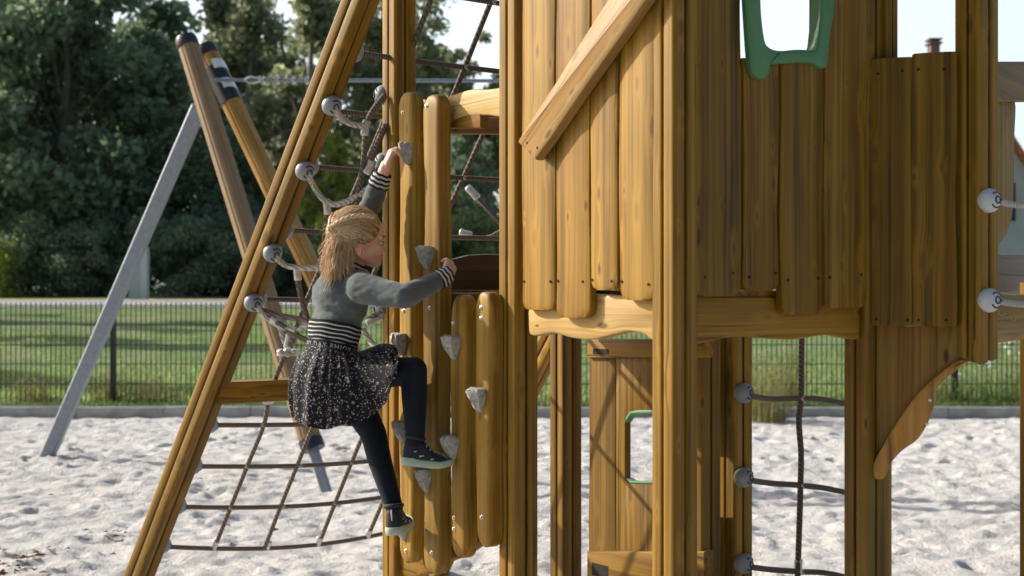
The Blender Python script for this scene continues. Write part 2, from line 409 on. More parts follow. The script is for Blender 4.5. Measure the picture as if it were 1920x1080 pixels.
# ------------------------------------------------------------------ the play tower
uu = Vector((-0.574, 0.819, 0)); vv = Vector((0.819, 0.574, 0)); UP = Vector((0, 0, 1))
C0 = Vector((0.475, 4.15, 0))
B0 = C0+uu*0.79; A0 = C0+uu*1.58; D0 = C0+vv*0.82
BB = B0+vv*0.80; AA = A0+vv*0.80; FF = BB+vv*0.20; BB = B0+vv*0.838; HH = FF+vv*0.79; GG = Vector((1.925, 5.2, 0))
PS = 0.098
class Facade:
    """a vertical plane: origin, right direction seen from outside, outward normal; turns photo pixels into local x/z at offset o"""
    def __init__(s, O, r, n): s.O, s.r, s.n = Vector(O), Vector(r).normalized(), Vector(n).normalized()
    def pt(s, px, py, o=0.0):
        q = Vector(((px-960)/FPX, 1, -(py-540)/FPX)); O = s.O+s.n*o
        d = O.dot(s.n)/(q.x*s.n.x+q.y*s.n.y)
        return Vector((q.x*d, q.y*d, CAMZ+q.z*d))
    def xz(s, px, py, o=0.0):
        p = s.pt(px, py, o); return ((p-s.O).dot(s.r), p.z)
    def M(s, x=0, z=0): return frame(s.O+s.r*x+UP*z, s.r, -s.n, UP)
FL = Facade(C0, -uu, -vv)            # sunny side: B..C (and A..B beyond)
FR = Facade(C0, vv, -uu)             # shaded side: C..D
FBK = Facade(AA, -uu, -vv)           # inner wall A'..B'
FAS = Facade(A0, vv, -uu)            # side A..A'
tower = empty('play_tower', (0.7, 4.7, 0), 'wooden climbing tower of tan planks and grooved posts standing in the sand', 'play tower')

def post_profile(s=PS, r=0.010, gw=0.0042, gd=0.020):
    h = s/2; q = []
    # one side from corner to corner with a groove in its middle, then rotate
    side = []
    for a in range(4): side.append((-h+r-r*math.sin(R(90-30*a))*1.0, -h+r-r*math.cos(R(90-30*a))))
    e = 0.005
    side += [(-gw-e, -h), (-gw-e*0.3, -h+e*0.35), (-gw, -h+e), (-gw, -h+gd), (gw, -h+gd), (gw, -h+e), (gw+e*0.3, -h+e*0.35), (gw+e, -h)]
    for k in range(4):
        ca, sa = math.cos(k*math.pi/2), math.sin(k*math.pi/2)
        q += [(x*ca-y*sa, x*sa+y*ca) for x, y in side]
    return q
PROF = post_profile()
def post(name, base, z0, z1, parent, x=None, y=None, mat=None, scale=1.0, top=None):
    x = x or -uu; y = y or vv
    mb = MB(); zs = np.linspace(z0, z1, 7)
    mb.loft([[(px*scale, py*scale, z) for px, py in PROF] for z in zs])
    return link(name, mb.mesh(name), mat or M_POST, parent, frame(base, x, y, UP), smooth=40)
for b0, z0, z1 in ((C0, -0.4, 3.3), (B0, -0.4, 3.3), (A0, -0.4, 3.3), (D0, -0.4, 3.3), (BB, -0.4, 2.35), (AA, -0.4, 2.9), (FF, -0.4, 1.5), (HH, -0.4, 1.5), (GG, -0.4, 1.52)):
    post('post', b0, z0, z1, tower)

def plank_mesh(x0, x1, z0, z1, t, seed, rb=0.03, rt=0.0, wav=0.0022, prot=0.0):
    """vertical plank: chamfered face at y=-t, wavy long edges, rounded bottom (and top) corners; x,z in local metres about its centre"""
    rg = random.Random(seed); w = (x1-x0)/2; H = z1-z0
    ph = [rg.uniform(0, 6.3) for _ in range(6)]
    zs = [0, 0.004, 0.010, 0.018, 0.028, 0.04, 0.055]; n = max(10, int(H/0.03))
    zs += [0.055+(H-0.11)*i/n for i in range(1, n)]+[H-k for k in (0.055, 0.04, 0.028, 0.018, 0.010, 0.004, 0)]
    mb = MB(); rings = []
    for z in zs:
        def cut(d, r): return 0 if (r <= 0 or d >= r) else r-math.sqrt(max(r*r-(r-d)**2, 0))
        c = max(cut(z, rb), cut(H-z, rt))
        e = [wav*(math.sin(z*7.3+ph[i])+0.7*math.sin(z*13.1+ph[i+1])) for i in (0, 2)]
        xl = -w+c+e[0]; xr = w-c+e[1]; ww = xr-xl
        f1 = xl+ww*0.20+wav*math.sin(z*5+ph[4]); f2 = xr-ww*0.22+wav*math.sin(z*6+ph[5])
        rd = 0.005*min(1, z/0.01, (H-z)/0.01) if (rb or rt) else 0.005
        rings.append([(xl, 0, z0+z), (xl, -t+0.0085, z0+z), (xl+0.0012, -t+0.0060, z0+z), (xl+0.004, -t+0.0046, z0+z), (f1-0.003, -t+0.0006, z0+z), (f1+0.003, -t, z0+z),
                      (f2-0.003, -t, z0+z), (f2+0.003, -t+0.0006, z0+z), (xr-0.004, -t+0.0046, z0+z), (xr-0.0012, -t+0.0060, z0+z), (xr, -t+0.0085, z0+z), (xr, 0, z0+z)])
    mb.loft(rings[::-1]); return mb.mesh('plank')

def plank(F, pxl, pxr, pyt, pyb, o0=0.022, t=0.030, seed=1, rb=0.03, rt=0.0, mat=None, parent=None, screws=None, name='plank', gap=0.0016):
    o = o0+t
    xl = F.xz(pxl, 540, o)[0]+gap; xr = F.xz(pxr, 540, o)[0]-gap
    pxm = (pxl+pxr)/2
    zb = F.xz(pxm, pyb, o)[1]; zt = F.xz(pxm, pyt, o)[1]
    xc = (xl+xr)/2
    M = frame(F.O+F.r*xc+F.n*o0, F.r, -F.n, UP)
    ob = link(name, plank_mesh(xl-xc, xr-xc, zb, zt, t, seed, rb, rt), mat or M_PLANK, parent or tower, M, smooth=28)
    if screws:
        for sx, sy in screws:
            mb = MB(); p = F.pt(sx, sy, o); q = M.inverted() @ p
            mb.loft([[(q.x+0.0045*math.cos(a), -t+0.004, q.z+0.0045*math.sin(a)) for a in np.linspace(0, 6.283, 9)[:-1]],
                     [(q.x+0.0045*math.cos(a), -t-0.0004, q.z+0.0045*math.sin(a)) for a in np.linspace(0, 6.283, 9)[:-1]]])
            link('screw', mb.mesh('screw'), M_DARK, ob, M)
    return ob

# sunny side planks
TOP = -420
plank(FL, 976, 1038, TOP, 581, seed=1, screws=[(982, 528), (1031, 528)])
plank(FL, 1040, 1103, TOP, 596, seed=2, o0=0.025, rb=0.035, screws=[(1045, 527), (1092, 528)])
plank(FL, 1104.5, 1156, TOP, 543, seed=3, screws=[(1110, 525), (1146, 527)])
plank(FL, 1158, 1225, TOP, 563, seed=4, o0=0.024, rb=0.036, screws=[(1165, 528), (1215, 533)])
# shaded side planks
plank(FR, 1306, 1393, TOP, 556, seed=5, screws=[(1322, 520), (1375, 512)])
plank(FR, 1396, 1463, 112, 545, seed=6, screws=[(1405, 520), (1455, 512)])
plank(FR, 1466, 1545, 112, 590, seed=7, o0=0.026, rb=0.036, screws=[(1478, 525), (1535, 522)])
plank(FR, 1548, 1628, TOP, 577, seed=8, screws=[(1557, 520), (1615, 515)])
plank(FR, 1396, 1463, TOP, -175, seed=61); plank(FR, 1466, 1545, TOP, -175, seed=62)

def pslab(F, px, o0, o1, name, mat, parent=None, b=0.008, k=4, smooth_it=True, zx=None):
    """slab from a pixel outline read on the plane's front face"""
    pts = [F.xz(x, y, o1) for x, y in px]
    if smooth_it: pts = poly_smooth(pts, k)
    cx = sum(p[0] for p in pts)/len(pts); cz = sum(p[1] for p in pts)/len(pts)
    pts = [(p[0]-cx, p[1]-cz) for p in pts]
    M = frame(F.O+F.r*cx+UP*cz, F.r, -F.n, UP)
    return link(name, slab(name, pts, -o1, -o0, b), mat, parent or tower, M, smooth=30)
# wavy floor beams
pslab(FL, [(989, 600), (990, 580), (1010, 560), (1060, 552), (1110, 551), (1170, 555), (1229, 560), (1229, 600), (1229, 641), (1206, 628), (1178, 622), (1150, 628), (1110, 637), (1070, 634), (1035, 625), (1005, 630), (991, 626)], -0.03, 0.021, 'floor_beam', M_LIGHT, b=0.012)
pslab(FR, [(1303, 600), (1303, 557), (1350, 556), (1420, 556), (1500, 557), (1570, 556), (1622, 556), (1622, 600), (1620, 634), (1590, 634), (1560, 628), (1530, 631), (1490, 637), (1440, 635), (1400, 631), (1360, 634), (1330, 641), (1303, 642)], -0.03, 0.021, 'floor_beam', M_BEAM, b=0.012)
# diagonal brace on the sunny side
bq = [FL.xz(x, y, 0.098) for x, y in ((969, 266), (1002, 300), (1384, -250), (1300, -257))]
d2 = Vector((bq[2][0]-bq[1][0], bq[2][1]-bq[1][1])).normalized(); o2 = Vector(bq[1])
loc = [((Vector(q)-o2).dot(Vector((d2.y, -d2.x))), (Vector(q)-o2).dot(d2)) for q in bq]
bz = FL.r*d2.x+UP*d2.y; bx = FL.r*d2.y-UP*d2.x
BM_ = frame(FL.O+FL.r*o2.x+UP*o2.y, bx, -FL.n, bz)
dense = []
for (xa, za), (xb, zb_) in zip(loc, loc[1:]+loc[:1]):
    for j in range(12): dense.append((xa+(xb-xa)*j/12+0.0012*math.sin(za*20+j*1.3), za+(zb_-za)*j/12))
br = link('brace_board', slab('brace_board', dense, -0.098, -0.056, 0.010), wood('wood_brace', 'Z', dark=(0.21, 0.115, 0.040), mid=(0.32, 0.195, 0.072), light=(0.41, 0.265, 0.11)), tower, BM_, smooth=25)
for sx, sz in ((988, 268), (1007, 277)):
    mb = MB(); q = BM_.inverted() @ FL.pt(sx, sz, 0.098); mb.ball((q.x, q.y, q.z), (0.005, 0.0015, 0.005), 8, 4)
    link('screw', mb.mesh('screw'), M_DARK, br, wmat(br))

# green window frame
outer = [(1398, -30), (1403, 50), (1407, 105), (1412, 134), (1424, 147), (1438, 145), (1446, 132), (1449, 121), (1470, 119), (1500, 117), (1522, 117), (1533, 123), (1545, 128), (1552, 124), (1555, 100), (1558, 66), (1565, 25), (1569, -30)]
inner = [(1427, -30), (1429, 25), (1434, 68), (1439, 84), (1452, 93), (1470, 95), (1490, 93), (1510, 93), (1527, 95), (1533, 88), (1536, 66), (1540, 25), (1543, -30)]
def loop_by_anchors(pts, anchors, y0=-90):
    sm = lambda seg: poly_smooth(seg, 6, closed=False)
    out = []
    for (i, j), n in zip(zip(anchors, anchors[1:]), (22, 40, 22)):
        seg = sm(pts)[i*6:j*6+1]; d = [0]
        for a, c_ in zip(seg, seg[1:]): d.append(d[-1]+math.dist(a, c_))
        for s_ in np.linspace(0, d[-1], n+1)[:-1]: out.append((float(np.interp(s_, d, [p[0] for p in seg])), float(np.interp(s_, d, [p[1] for p in seg]))))
    out.append(pts[-1])
    return out+[(x, 2*y0-y) for x, y in out[::-1]]
po = [FR.xz(x, y, 0.075) for x, y in loop_by_anchors(outer, (0, 4, 12, 17))]; pi_ = [FR.xz(x, y, 0.075) for x, y in loop_by_anchors(inner, (0, 3, 8, 12))]
if True:
    mb = MB(); lv = [(po, 0, 0.054), (po, 0, 0.070), (po, 0.004, 0.0745), (po, 0.009, 0.076), (pi_, -0.009, 0.076), (pi_, -0.004, 0.0745), (pi_, 0, 0.070), (pi_, 0, 0.030)]
    rings = [[(q[0], -o, q[1]) for q in (inset(p, b_) if b_ else p)] for p, b_, o in lv]
    rings.append(rings[0]); mb.loft(rings, caps=False)
    link('window_frame', mb.mesh('window_frame'), M_GREEN, tower, FR.M(), smooth=40)
# narrow board behind the opening and the far inside post seen through it
plank(FR, 1529, 1546, TOP, 120, o0=-0.03, t=0.03, seed=21, rb=0, name='window_jamb')
# ---- bay (oriel) on the right
e20 = Vector((0.94, -0.342, 0)); FO = Facade(D0, e20, Vector((-0.342, -0.94, 0)))
EE = D0+e20*0.345
plank(FO, 1633, 1711, 108, 611, o0=0.020, t=0.034, seed=31, gap=-0.0008, rb=0.004, rt=0.006, screws=[(1646, 138), (1692, 133), (1643, 598), (1702, 600)])
plank(FO, 1709.5, 1793, 98, 612, o0=0.023, t=0.034, seed=32, gap=-0.0008, rb=0.004, rt=0.006, screws=[(1722, 130), (1770, 130), (1722, 600), (1774, 600)])
# hanging corner post, cut on the slant at its foot
mb = MB(); zt = 3.3; zb = CAMZ-(668-540)/FPX*EE.y
rings = []
for z in np.linspace(0, 1, 8):
    rings.append([(px, py, (zb-0.03*px/PS*1.0+0.02*py/PS)*(1-z)+zt*z) for px, py in PROF])
mb.loft(rings)
ep = link('post', mb.mesh('post'), M_POST, tower, frame(EE, -uu, vv, UP), smooth=40)
post('post', D0+e20*0.075+Vector((0, 0.03, 0)), 1.2, 3.3, tower, scale=0.55)
# the bracket under the bay
pslab(FO, [(1637, 612), (1700, 612), (1790, 612), (1832, 640), (1838, 655), (1826, 672), (1795, 690), (1765, 706), (1752, 725), (1752, 752), (1742, 786), (1722, 822), (1690, 846), (1668, 872), (1657, 897), (1640, 898), (1637, 860), (1637, 700)], -0.025, 0.018, 'bracket', wood('wood_bracket', 'Z', dark=(0.14, 0.065, 0.02), mid=(0.33, 0.18, 0.055), light=(0.42, 0.25, 0.09)), b=0.006)
pslab(FO, [(1636, 872), (1648, 846), (1672, 806), (1694, 772), (1720, 738), (1756, 704), (1795, 676), (1812, 680), (1780, 704), (1757, 727), (1753, 752), (1741, 790), (1718, 826), (1688, 846), (1668, 873), (1658, 897), (1642, 899), (1635, 888)], 0.019, 0.044, 'bracket_trim', bpy.data.materials['wood_bracket'], b=0.010)
for a, c_ in ((1744, 750), (1738, 795)):
    mb = MB(); q = FO.M().inverted() @ FO.pt(a, c_, 0.044); mb.ball((q.x, q.y, q.z), (0.006, 0.002, 0.006), 8, 4)
    link('screw', mb.mesh('screw'), M_BOLT, tower, FO.M())
# rails, curved board and floor beam between the hanging post and the far right post
e2 = (GG-EE).normalized(); FG = Facade(EE, e2, Vector((e2.y, -e2.x, 0)))
def rail(F, pxl, pxr, pyt, pyb, o0, o1, name, mat):
    return pslab(F, [(pxl, pyt), (pxr, pyt), (pxr, pyb), (pxl, pyb)], o0, o1, name, mat, smooth_it=False, b=0.006)
rail(FG, 1864, 1980, 115, 190, -0.02, 0.03, 'rail', wood('wood_grey_rail', 'X', grey=0.35, knots=0.3))
pslab(FG, [(1850, 190), (1880, 188), (1904, 188), (1903, 260), (1902, 340), (1899, 405), (1888, 440), (1874, 462), (1866, 480), (1850, 485), (1848, 330)], -0.04, -0.005, 'side_board', M_PLANK)
rail(FG, 1862, 1980, 476, 549, -0.20, -0.165, 'rail', wood('wood_grey_rail_low', 'X', grey=0.6, dark=(0.08, 0.06, 0.04), mid=(0.16, 0.12, 0.08), light=(0.22, 0.17, 0.11), knots=0.2))
pslab(FG, [(1850, 552), (1900, 552), (1960, 552), (2000, 556), (2000, 620), (1960, 628), (1915, 637), (1880, 642), (1855, 646), (1848, 600)], -0.03, 0.02, 'floor_beam', M_BEAM)
# floor deck
mb = MB()
for i in range(11):
    a = A0+uu*(0.0)-uu*(i*0.145)
    c1 = A0-uu*(i*0.145+0.0)+vv*0.03; c2 = A0-uu*(i*0.145+0.139)+vv*0.03
    c3 = c2+vv*0.76; c4 = c1+vv*0.76
    zt = 1.492; zb = 1.462
    vs = [Vector((p.x, p.y, z)) for z in (zb, zt) for p in (c1, c2, c3, c4)]
    mb.add(vs, [(0, 3, 2, 1), (4, 5, 6, 7), (0, 1, 5, 4), (1, 2, 6, 5), (2, 3, 7, 6), (3, 0, 4, 7)])
link('floor_deck', mb.mesh('floor_deck'), M_BEAM, tower, None)
# inner wall below the deck, with its cut-out
plank(FBK, 1102, 1153, 655, 1120, seed=41, o0=-0.02, t=0.03, rb=0.004)
pslab(FBK, [(1155, 655), (1205, 655), (1260, 655), (1260, 774), (1205, 774), (1180, 774), (1172, 784), (1172, 840), (1172, 897), (1177, 906), (1205, 906), (1260, 906), (1260, 1120), (1155, 1120)], -0.02, 0.010, 'plank', M_PLANK, smooth_it=False, b=0.003)
plank(FBK, 1262, 1312, 655, 1120, seed=43, o0=-0.02, t=0.03, rb=0.004)
pslab(FBK, [(1172, 792), (1173, 782), (1180, 772), (1195, 769), (1264, 769), (1264, 775), (1196, 775), (1184, 777), (1177, 785)], -0.020, 0.0135, 'window_frame', M_GREEN, smooth_it=False, b=0.002)
pslab(FBK, [(1174, 897), (1182, 902), (1205, 903), (1264, 903), (1264, 907), (1205, 907), (1180, 906)], -0.020, 0.0135, 'window_frame', M_GREEN, smooth_it=False, b=0.002)
tb = rail(FBK, 1100, 1320, 636, 671, -0.02, 0.028, 'cross_beam', M_BEAM)
mb = MB(); q0 = FBK.M().inverted() @ FBK.pt(1112, 664, 0.0285); q1 = FBK.M().inverted() @ FBK.pt(1141, 655, 0.0285)
mb.box(q0.x, q1.x, q0.y-0.001, q0.y+0.01, q0.z, q1.z); link('slot_shade', mb.mesh('slot_shade'), M_DARK, tb, FBK.M())  # near-black box on the beam face, drawn for the shade inside a mortise
tb = rail(FBK, 1100, 1320, 1034, 1085, -0.02, 0.028, 'cross_beam', M_BEAM)
mb = MB(); q0 = FBK.M().inverted() @ FBK.pt(1110, 1078, 0.0285); q1 = FBK.M().inverted() @ FBK.pt(1140, 1062, 0.0285)
mb.box(q0.x, q1.x, q0.y-0.001, q0.y+0.01, q0.z, q1.z); link('slot_shade', mb.mesh('slot_shade'), M_DARK, tb, FBK.M())  # same dark box for the lower mortise, its shade put into the colour
# far side railing above the deck (seen only through gaps)
FB2 = Facade(AA, -uu, -vv)
for i in range(10): plank(FB2, 1062+i*25, 1085+i*25, 205, 560, seed=70+i, o0=-0.05, t=0.025, rb=0.003)
# ---- entrance: beams and climbing boards between A and B
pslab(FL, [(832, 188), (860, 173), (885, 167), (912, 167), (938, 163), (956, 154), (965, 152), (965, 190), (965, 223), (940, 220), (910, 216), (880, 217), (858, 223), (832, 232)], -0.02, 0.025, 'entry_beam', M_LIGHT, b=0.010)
rail(FAS, 835, 985, 220, 251, -0.02, 0.02, 'entry_beam', wood('wood_inner', 'X', dark=(0.16, 0.08, 0.03), mid=(0.26, 0.14, 0.05), light=(0.33, 0.2, 0.08)))
pslab(FAS, [(835, 546), (835, 500), (850, 486), (880, 478), (915, 476), (950, 478), (985, 486), (1000, 500), (1000, 546)], -0.015, 0.015, 'threshold_board', M_GREYP, smooth_it=False)
rail(FL, 765, 960, 549, 655, -0.03, 0.020, 'floor_beam', M_BEAM)
pslab(FL, [(720, 1040), (760, 1035), (800, 1015), (840, 985), (880, 950), (915, 930), (952, 922), (955, 955), (953, 986), (930, 993), (905, 1012), (878, 1034), (845, 1050), (818, 1062), (800, 1075), (770, 1084), (740, 1078), (720, 1080)], -0.025, 0.025, 'lower_beam', M_BEAM, b=0.012)
rail(FL, 765, 900, 186, 240, -0.02, 0.022, 'entry_beam', M_BEAM)

def bolt(F, px, py, o, parent):
    c = F.pt(px, py, o); mb = MB()
    for r0, o0, o1 in ((0.0085, -0.002, 0.0012), (0.0055, 0.001, 0.006)):
        mb.loft([[(r0*math.cos(a), -o0, r0*math.sin(a)) for a in np.linspace(0, 6.283, 11)[:-1]],
                 [(r0*math.cos(a), -o1+0.0008, r0*math.sin(a)) for a in np.linspace(0, 6.283, 11)[:-1]],
                 [(r0*0.75*math.cos(a), -o1, r0*0.75*math.sin(a)) for a in np.linspace(0, 6.283, 11)[:-1]]])
    return link('bolt', mb.mesh('bolt'), M_BOLT, parent, frame(c, F.r, -F.n, UP))
def hold(F, px, py, o, parent, seed, w=0.068, h=0.084, d=0.050):
    """grip stone: a flat ledge on top, narrowing to a point below; px,py is the middle of the ledge"""
    rg = random.Random(seed); c = F.pt(px, py, o); mb = MB(); rings = []; lob = [rg.uniform(-1, 1) for _ in range(11)]; w *= rg.uniform(0.92, 1.08); h *= rg.uniform(0.9, 1.12)
    for z, fw, fd in ((0.004, 0.86, 0.80), (0.0, 0.97, 0.95), (-0.006, 1.0, 1.0), (-0.022, 0.95, 0.93), (-0.042, 0.80, 0.74), (-0.06, 0.58, 0.52), (-0.074, 0.40, 0.34), (-h, 0.22, 0.16)):
        ring = []
        for k in range(11):
            a = math.pi*k/10
            j = 1+rg.uniform(-0.10, 0.10)+lob[k]*0.12
            ring.append((-math.cos(a)*w/2*fw*j, -abs(math.sin(a))**0.7*d*fd*j+0.002, z+rg.uniform(-0.003, 0.003)))
        rings.append(ring)
    mb.loft(rings[::-1])
    ho = link('climbing_hold', mb.mesh('climbing_hold'), M_HOLD, parent, frame(c, F.r, -F.n, UP), smooth=38)
    return ho

def climbing_board(pxl, pxr, pyt, pyb, seed, bolts, holds, o0=0.050, t=0.053):
    o = o0+t; F = FL
    xl, xr = F.xz(pxl, 540, o)[0], F.xz(pxr, 540, o)[0]; xc = (xl+xr)/2; w = (xr-xl)/2
    zb, zt = F.xz((pxl+pxr)/2, pyb, o)[1], F.xz((pxl+pxr)/2, pyt, o)[1]
    M = frame(F.O+F.r*xc+F.n*o0+UP*zb, F.r, -F.n, UP); H = zt-zb
    rg = random.Random(seed); ph = [rg.uniform(0, 6.28) for _ in range(4)]
    zs = [0.0, 0.004, 0.012, 0.024, 0.04, 0.06]+[0.06+(H-0.12)*i/44 for i in range(1, 44)]+[H-k for k in (0.06, 0.04, 0.024, 0.012, 0.004, 0)]
    rings = []
    for z in zs:
        d = min(z, H-z); r = 0.062
        c = 0 if d >= r else (1-math.sqrt(max(1-(1-d/r)**2, 0)))
        hw = w*(1-0.72*c); wob = 0.004*math.sin(z*6+ph[0])+0.003*math.sin(z*11+ph[1]); wob2 = 0.004*math.sin(z*7+ph[2])
        dd = 0.010*(c)
        ch = 0.013
        q = [(-hw+wob, -dd), (-hw+wob, -t+ch+dd*0.5), (-hw+wob+0.0035, -t+ch*0.45+dd), (-hw+wob+ch, -t+0.0015+dd), (-hw+wob+ch+0.006, -t+dd),
             (hw+wob2-ch-0.006, -t+dd), (hw+wob2-ch, -t+0.0015+dd), (hw+wob2-0.0035, -t+ch*0.45+dd), (hw+wob2, -t+ch+dd*0.5), (hw+wob2, -dd)]
        rings.append([(x, y, z) for x, y in q])
    mb = MB(); mb.loft(rings[::-1])
    ob = link('climbing_board', mb.mesh('climbing_board'), M_BOARD, tower, M, smooth=40)
    for k, (x, y) in enumerate(bolts): bolt(F, x, y, o, ob)
    for k, (x, y) in enumerate(holds): hold(F, x, y, o-0.001, ob, seed*10+k, *((0.045, 0.06, 0.045) if y == 270 else ()))
    return ob
climbing_board(746, 773, 172, 1056, 1, [(755, 211), (757, 583), (761, 1033)], [(767, 270), (755, 627), (757, 790), (759, 972)])
climbing_board(791, 822, 177, 1076, 2, [(800, 199), (806, 578), (809, 1037)], [(804, 463), (801, 880)])
climbing_board(843, 871, 553, 1046, 3, [(850, 606), (851, 971), (851, 992)], [(852, 631), (851, 818)])
climbing_board(889, 918, 547, 1026, 4, [(902, 577), (902, 597), (903, 970)], [(901, 729)])

# ------------------------------------------------------------------ leaning net frame, ropes
b1t = P(676, 0, 5.2); b1b = P(261, 1080, 6.4); lean = (b1b-b1t)
WV = vv*1.67
def Q(f, w, off=0.0):
    """point in the leaning plane: f down the beam (0 top of picture .. 1 bottom), w metres across"""
    nrm = lean.normalized().cross(vv).normalized()
    if nrm.y > 0: nrm = -nrm
    return b1t+lean*f+vv*w+nrm*off
nframe = empty('net_frame', Q(1.05, 0.8), 'two leaning grooved timber beams joined by a cross plank behind the climbing girl', 'climbing frame')
lz = -lean.normalized(); lx_ = (vv-lz*vv.dot(lz)).normalized(); ly_ = lz.cross(lx_)
lm = MB(); Ln = lean.length*1.30
lm.loft([[(x*1.0, y*1.0, z) for x, y in PROF] for z in np.linspace(0, Ln, 9)])
rotx = Matrix.Rotation(R(12), 3, lz)
for w in (0.0, 1.67):
    o = link('leaning_beam', lm.mesh('leaning_beam'), M_POST, nframe, frame(Q(1.13, w), rotx @ lx_, rotx @ ly_, lz), smooth=40)
# cross plank
fp = 0.635
mb = MB(); c1 = Q(fp, 0.02); c2 = Q(fp, 1.65); Lp = (c2-c1).length
mb.loft([[(x, y, z) for y, z in ((-0.065, -0.045), (-0.07, -0.04), (-0.07, 0.04), (-0.065, 0.045), (0.065, 0.045), (0.07, 0.04), (0.07, -0.04), (0.065, -0.045))] for x in np.linspace(0, Lp, 6)])
link('cross_plank', mb.mesh('cross_plank'), M_BEAM, nframe, frame(c1, vv, Vector((-vv.y, vv.x, 0)), UP), smooth=30)

def ball_mesh(name='end_ball', r=0.039):
    mb = MB(); mb.ball((0, 0, 0), (r, r, r*0.92), 20, 12, 0)
    # moulded marks: a ring and two crescent recesses round the rope hole
    for a0, a1, rr, h in ((0, 6.283, 0.011, 0.0), (0.6, 2.2, 0.024, 0.0), (3.6, 5.4, 0.024, 0.0)):
        pts = [(rr*math.cos(a), rr*math.sin(a), math.sqrt(max(r*r-rr*rr, 0))*0.93) for a in np.linspace(a0, a1, 12)]
        mb.tube(pts, 0.0028, 5, 1)
    return mb.mesh(name)
BALLM = ball_mesh()
def end_ball(p, axis, parent, mat=M_BALL):
    axis = Vector(axis).normalized(); x = axis.cross(UP)
    x = x.normalized() if x.length > 1e-3 else Vector((1, 0, 0)); y = axis.cross(x)
    me = BALLM.copy()
    return link('end_ball', me, [mat, M_BLACK], parent, frame(p, x, y, axis), smooth=60)
def ferrule(p, axis, parent, Lf=0.052, r=0.012, name='ferrule'):
    axis = Vector(axis).normalized(); x = axis.cross(Vector((0, 1, 0))).normalized(); y = axis.cross(x)
    mb = MB(); rings = []
    for z, k in ((-0.5, 0.55), (-0.46, 0.9), (-0.38, 1.0), (-0.2, 0.92), (0.2, 0.92), (0.38, 1.0), (0.46, 0.9), (0.5, 0.55)):
        rings.append([(r*k*1.25*math.cos(a), r*k*0.85*math.sin(a), z*Lf) for a in np.linspace(0, 6.283, 13)[:-1]])
    mb.loft(rings)
    return link(name, mb.mesh(name), M_FERR, parent, frame(p, x, y, axis), smooth=50)
def knot(p, parent, r=0.0125):
    mb = MB()
    a = np.linspace(0, 6.283, 13)[:-1]
    for sx, sz in ((1, 0.6), (-1, 0.6)):
        pts = [(r*math.cos(q), -r*0.75*math.sin(q), sx*r*sz*math.cos(q)) for q in a]+[(r, 0, sx*r*sz)]
        mb.tube(pts, 0.0042, 6)
    return link('knot', mb.mesh('knot'), M_ROPEW, parent, Matrix.Translation(p), smooth=60)
def rope(pts, parent, mat=M_ROPE, r=0.0105, name='rope', k=8):
    mb = MB(); mb.tube(smooth_path(pts, k), r, 8)
    return link(name, mb.mesh(name), mat, parent, smooth=60)
# ---- lower net, in the leaning plane below the cross plank
net1 = empty('rope_net', Q(0.8, 0.8), 'square mesh rope net below the cross plank, hanging low over the sand', 'rope net')
def fy_at(px, py, w0=0.0):
    """f on the beam line where the picture row py is met at width w"""
    lo, hi = -0.5, 1.4
    for _ in range(40):
        mid = (lo+hi)/2; p = Q(mid, w0); y = 540-(p.z-CAMZ)/p.y*FPX
        if y < py: lo = mid
        else: hi = mid
    return (lo+hi)/2
def wx_at(f, px):
    lo, hi = -0.2, 3.0
    for _ in range(40):
        mid = (lo+hi)/2; p = Q(f, mid); x = 960+p.x/p.y*FPX
        if x < px: lo = mid
        else: hi = mid
    return (lo+hi)/2
rows = [fy_at(0, y) for y in (797, 874, 950, 1024)]
sags = [0.014, 0.020, 0.026, 0.036]
offb = 0.048
cols = [wx_at(rows[3], x) for x in (400, 500, 595, 688)]
step = cols[3]-cols[2]
while cols[-1]+step < 1.6: cols.append(cols[-1]+step)
def netp(f, w, s):   # sagging row
    return Q(f, w)+Vector((0, 0, -s*math.sin(math.pi*min(max(w, 0)/1.67, 1))*2.2))
def sag_of(f): return float(np.interp(f, rows, sags))
for f in rows:
    a = Q(f, 0.05); c_ = Q(f, 1.62)
    end_ball(Q(f, 0.055), vv, net1, M_BALL); end_ball(Q(f, 1.615), -vv, net1, M_BALL)
    rope([netp(f, w, sag_of(f)) for w in np.linspace(0.06, 1.61, 9)], net1)
ftop = fp+0.02
for ci, w in enumerate(cols):
    wt = w+0.035*math.sin(ci*1.7)
    pts = [Q(ftop, wt-0.01)]+[netp(f, w+0.012*math.sin(3*f+ci*2.1), sag_of(f)) for f in rows]
    rope(pts, net1, M_ROPE)
    for f in rows[:-1]: knot(netp(f, w, sag_of(f)), net1)
    d = (netp(rows[3], w, sags[3])-netp(rows[2], w, sags[2])).normalized()
    ferrule(netp(rows[3], w, sags[3])-d*0.02, d, net1, 0.05, 0.0125)
    mb = MB(); mb.ball((0, 0, 0), (0.03, 0.03, 0.02), 12, 8); link('clamp', mb.mesh('clamp'), M_FERR, net1, Matrix.Translation(Q(ftop, wt-0.01)), smooth=60)
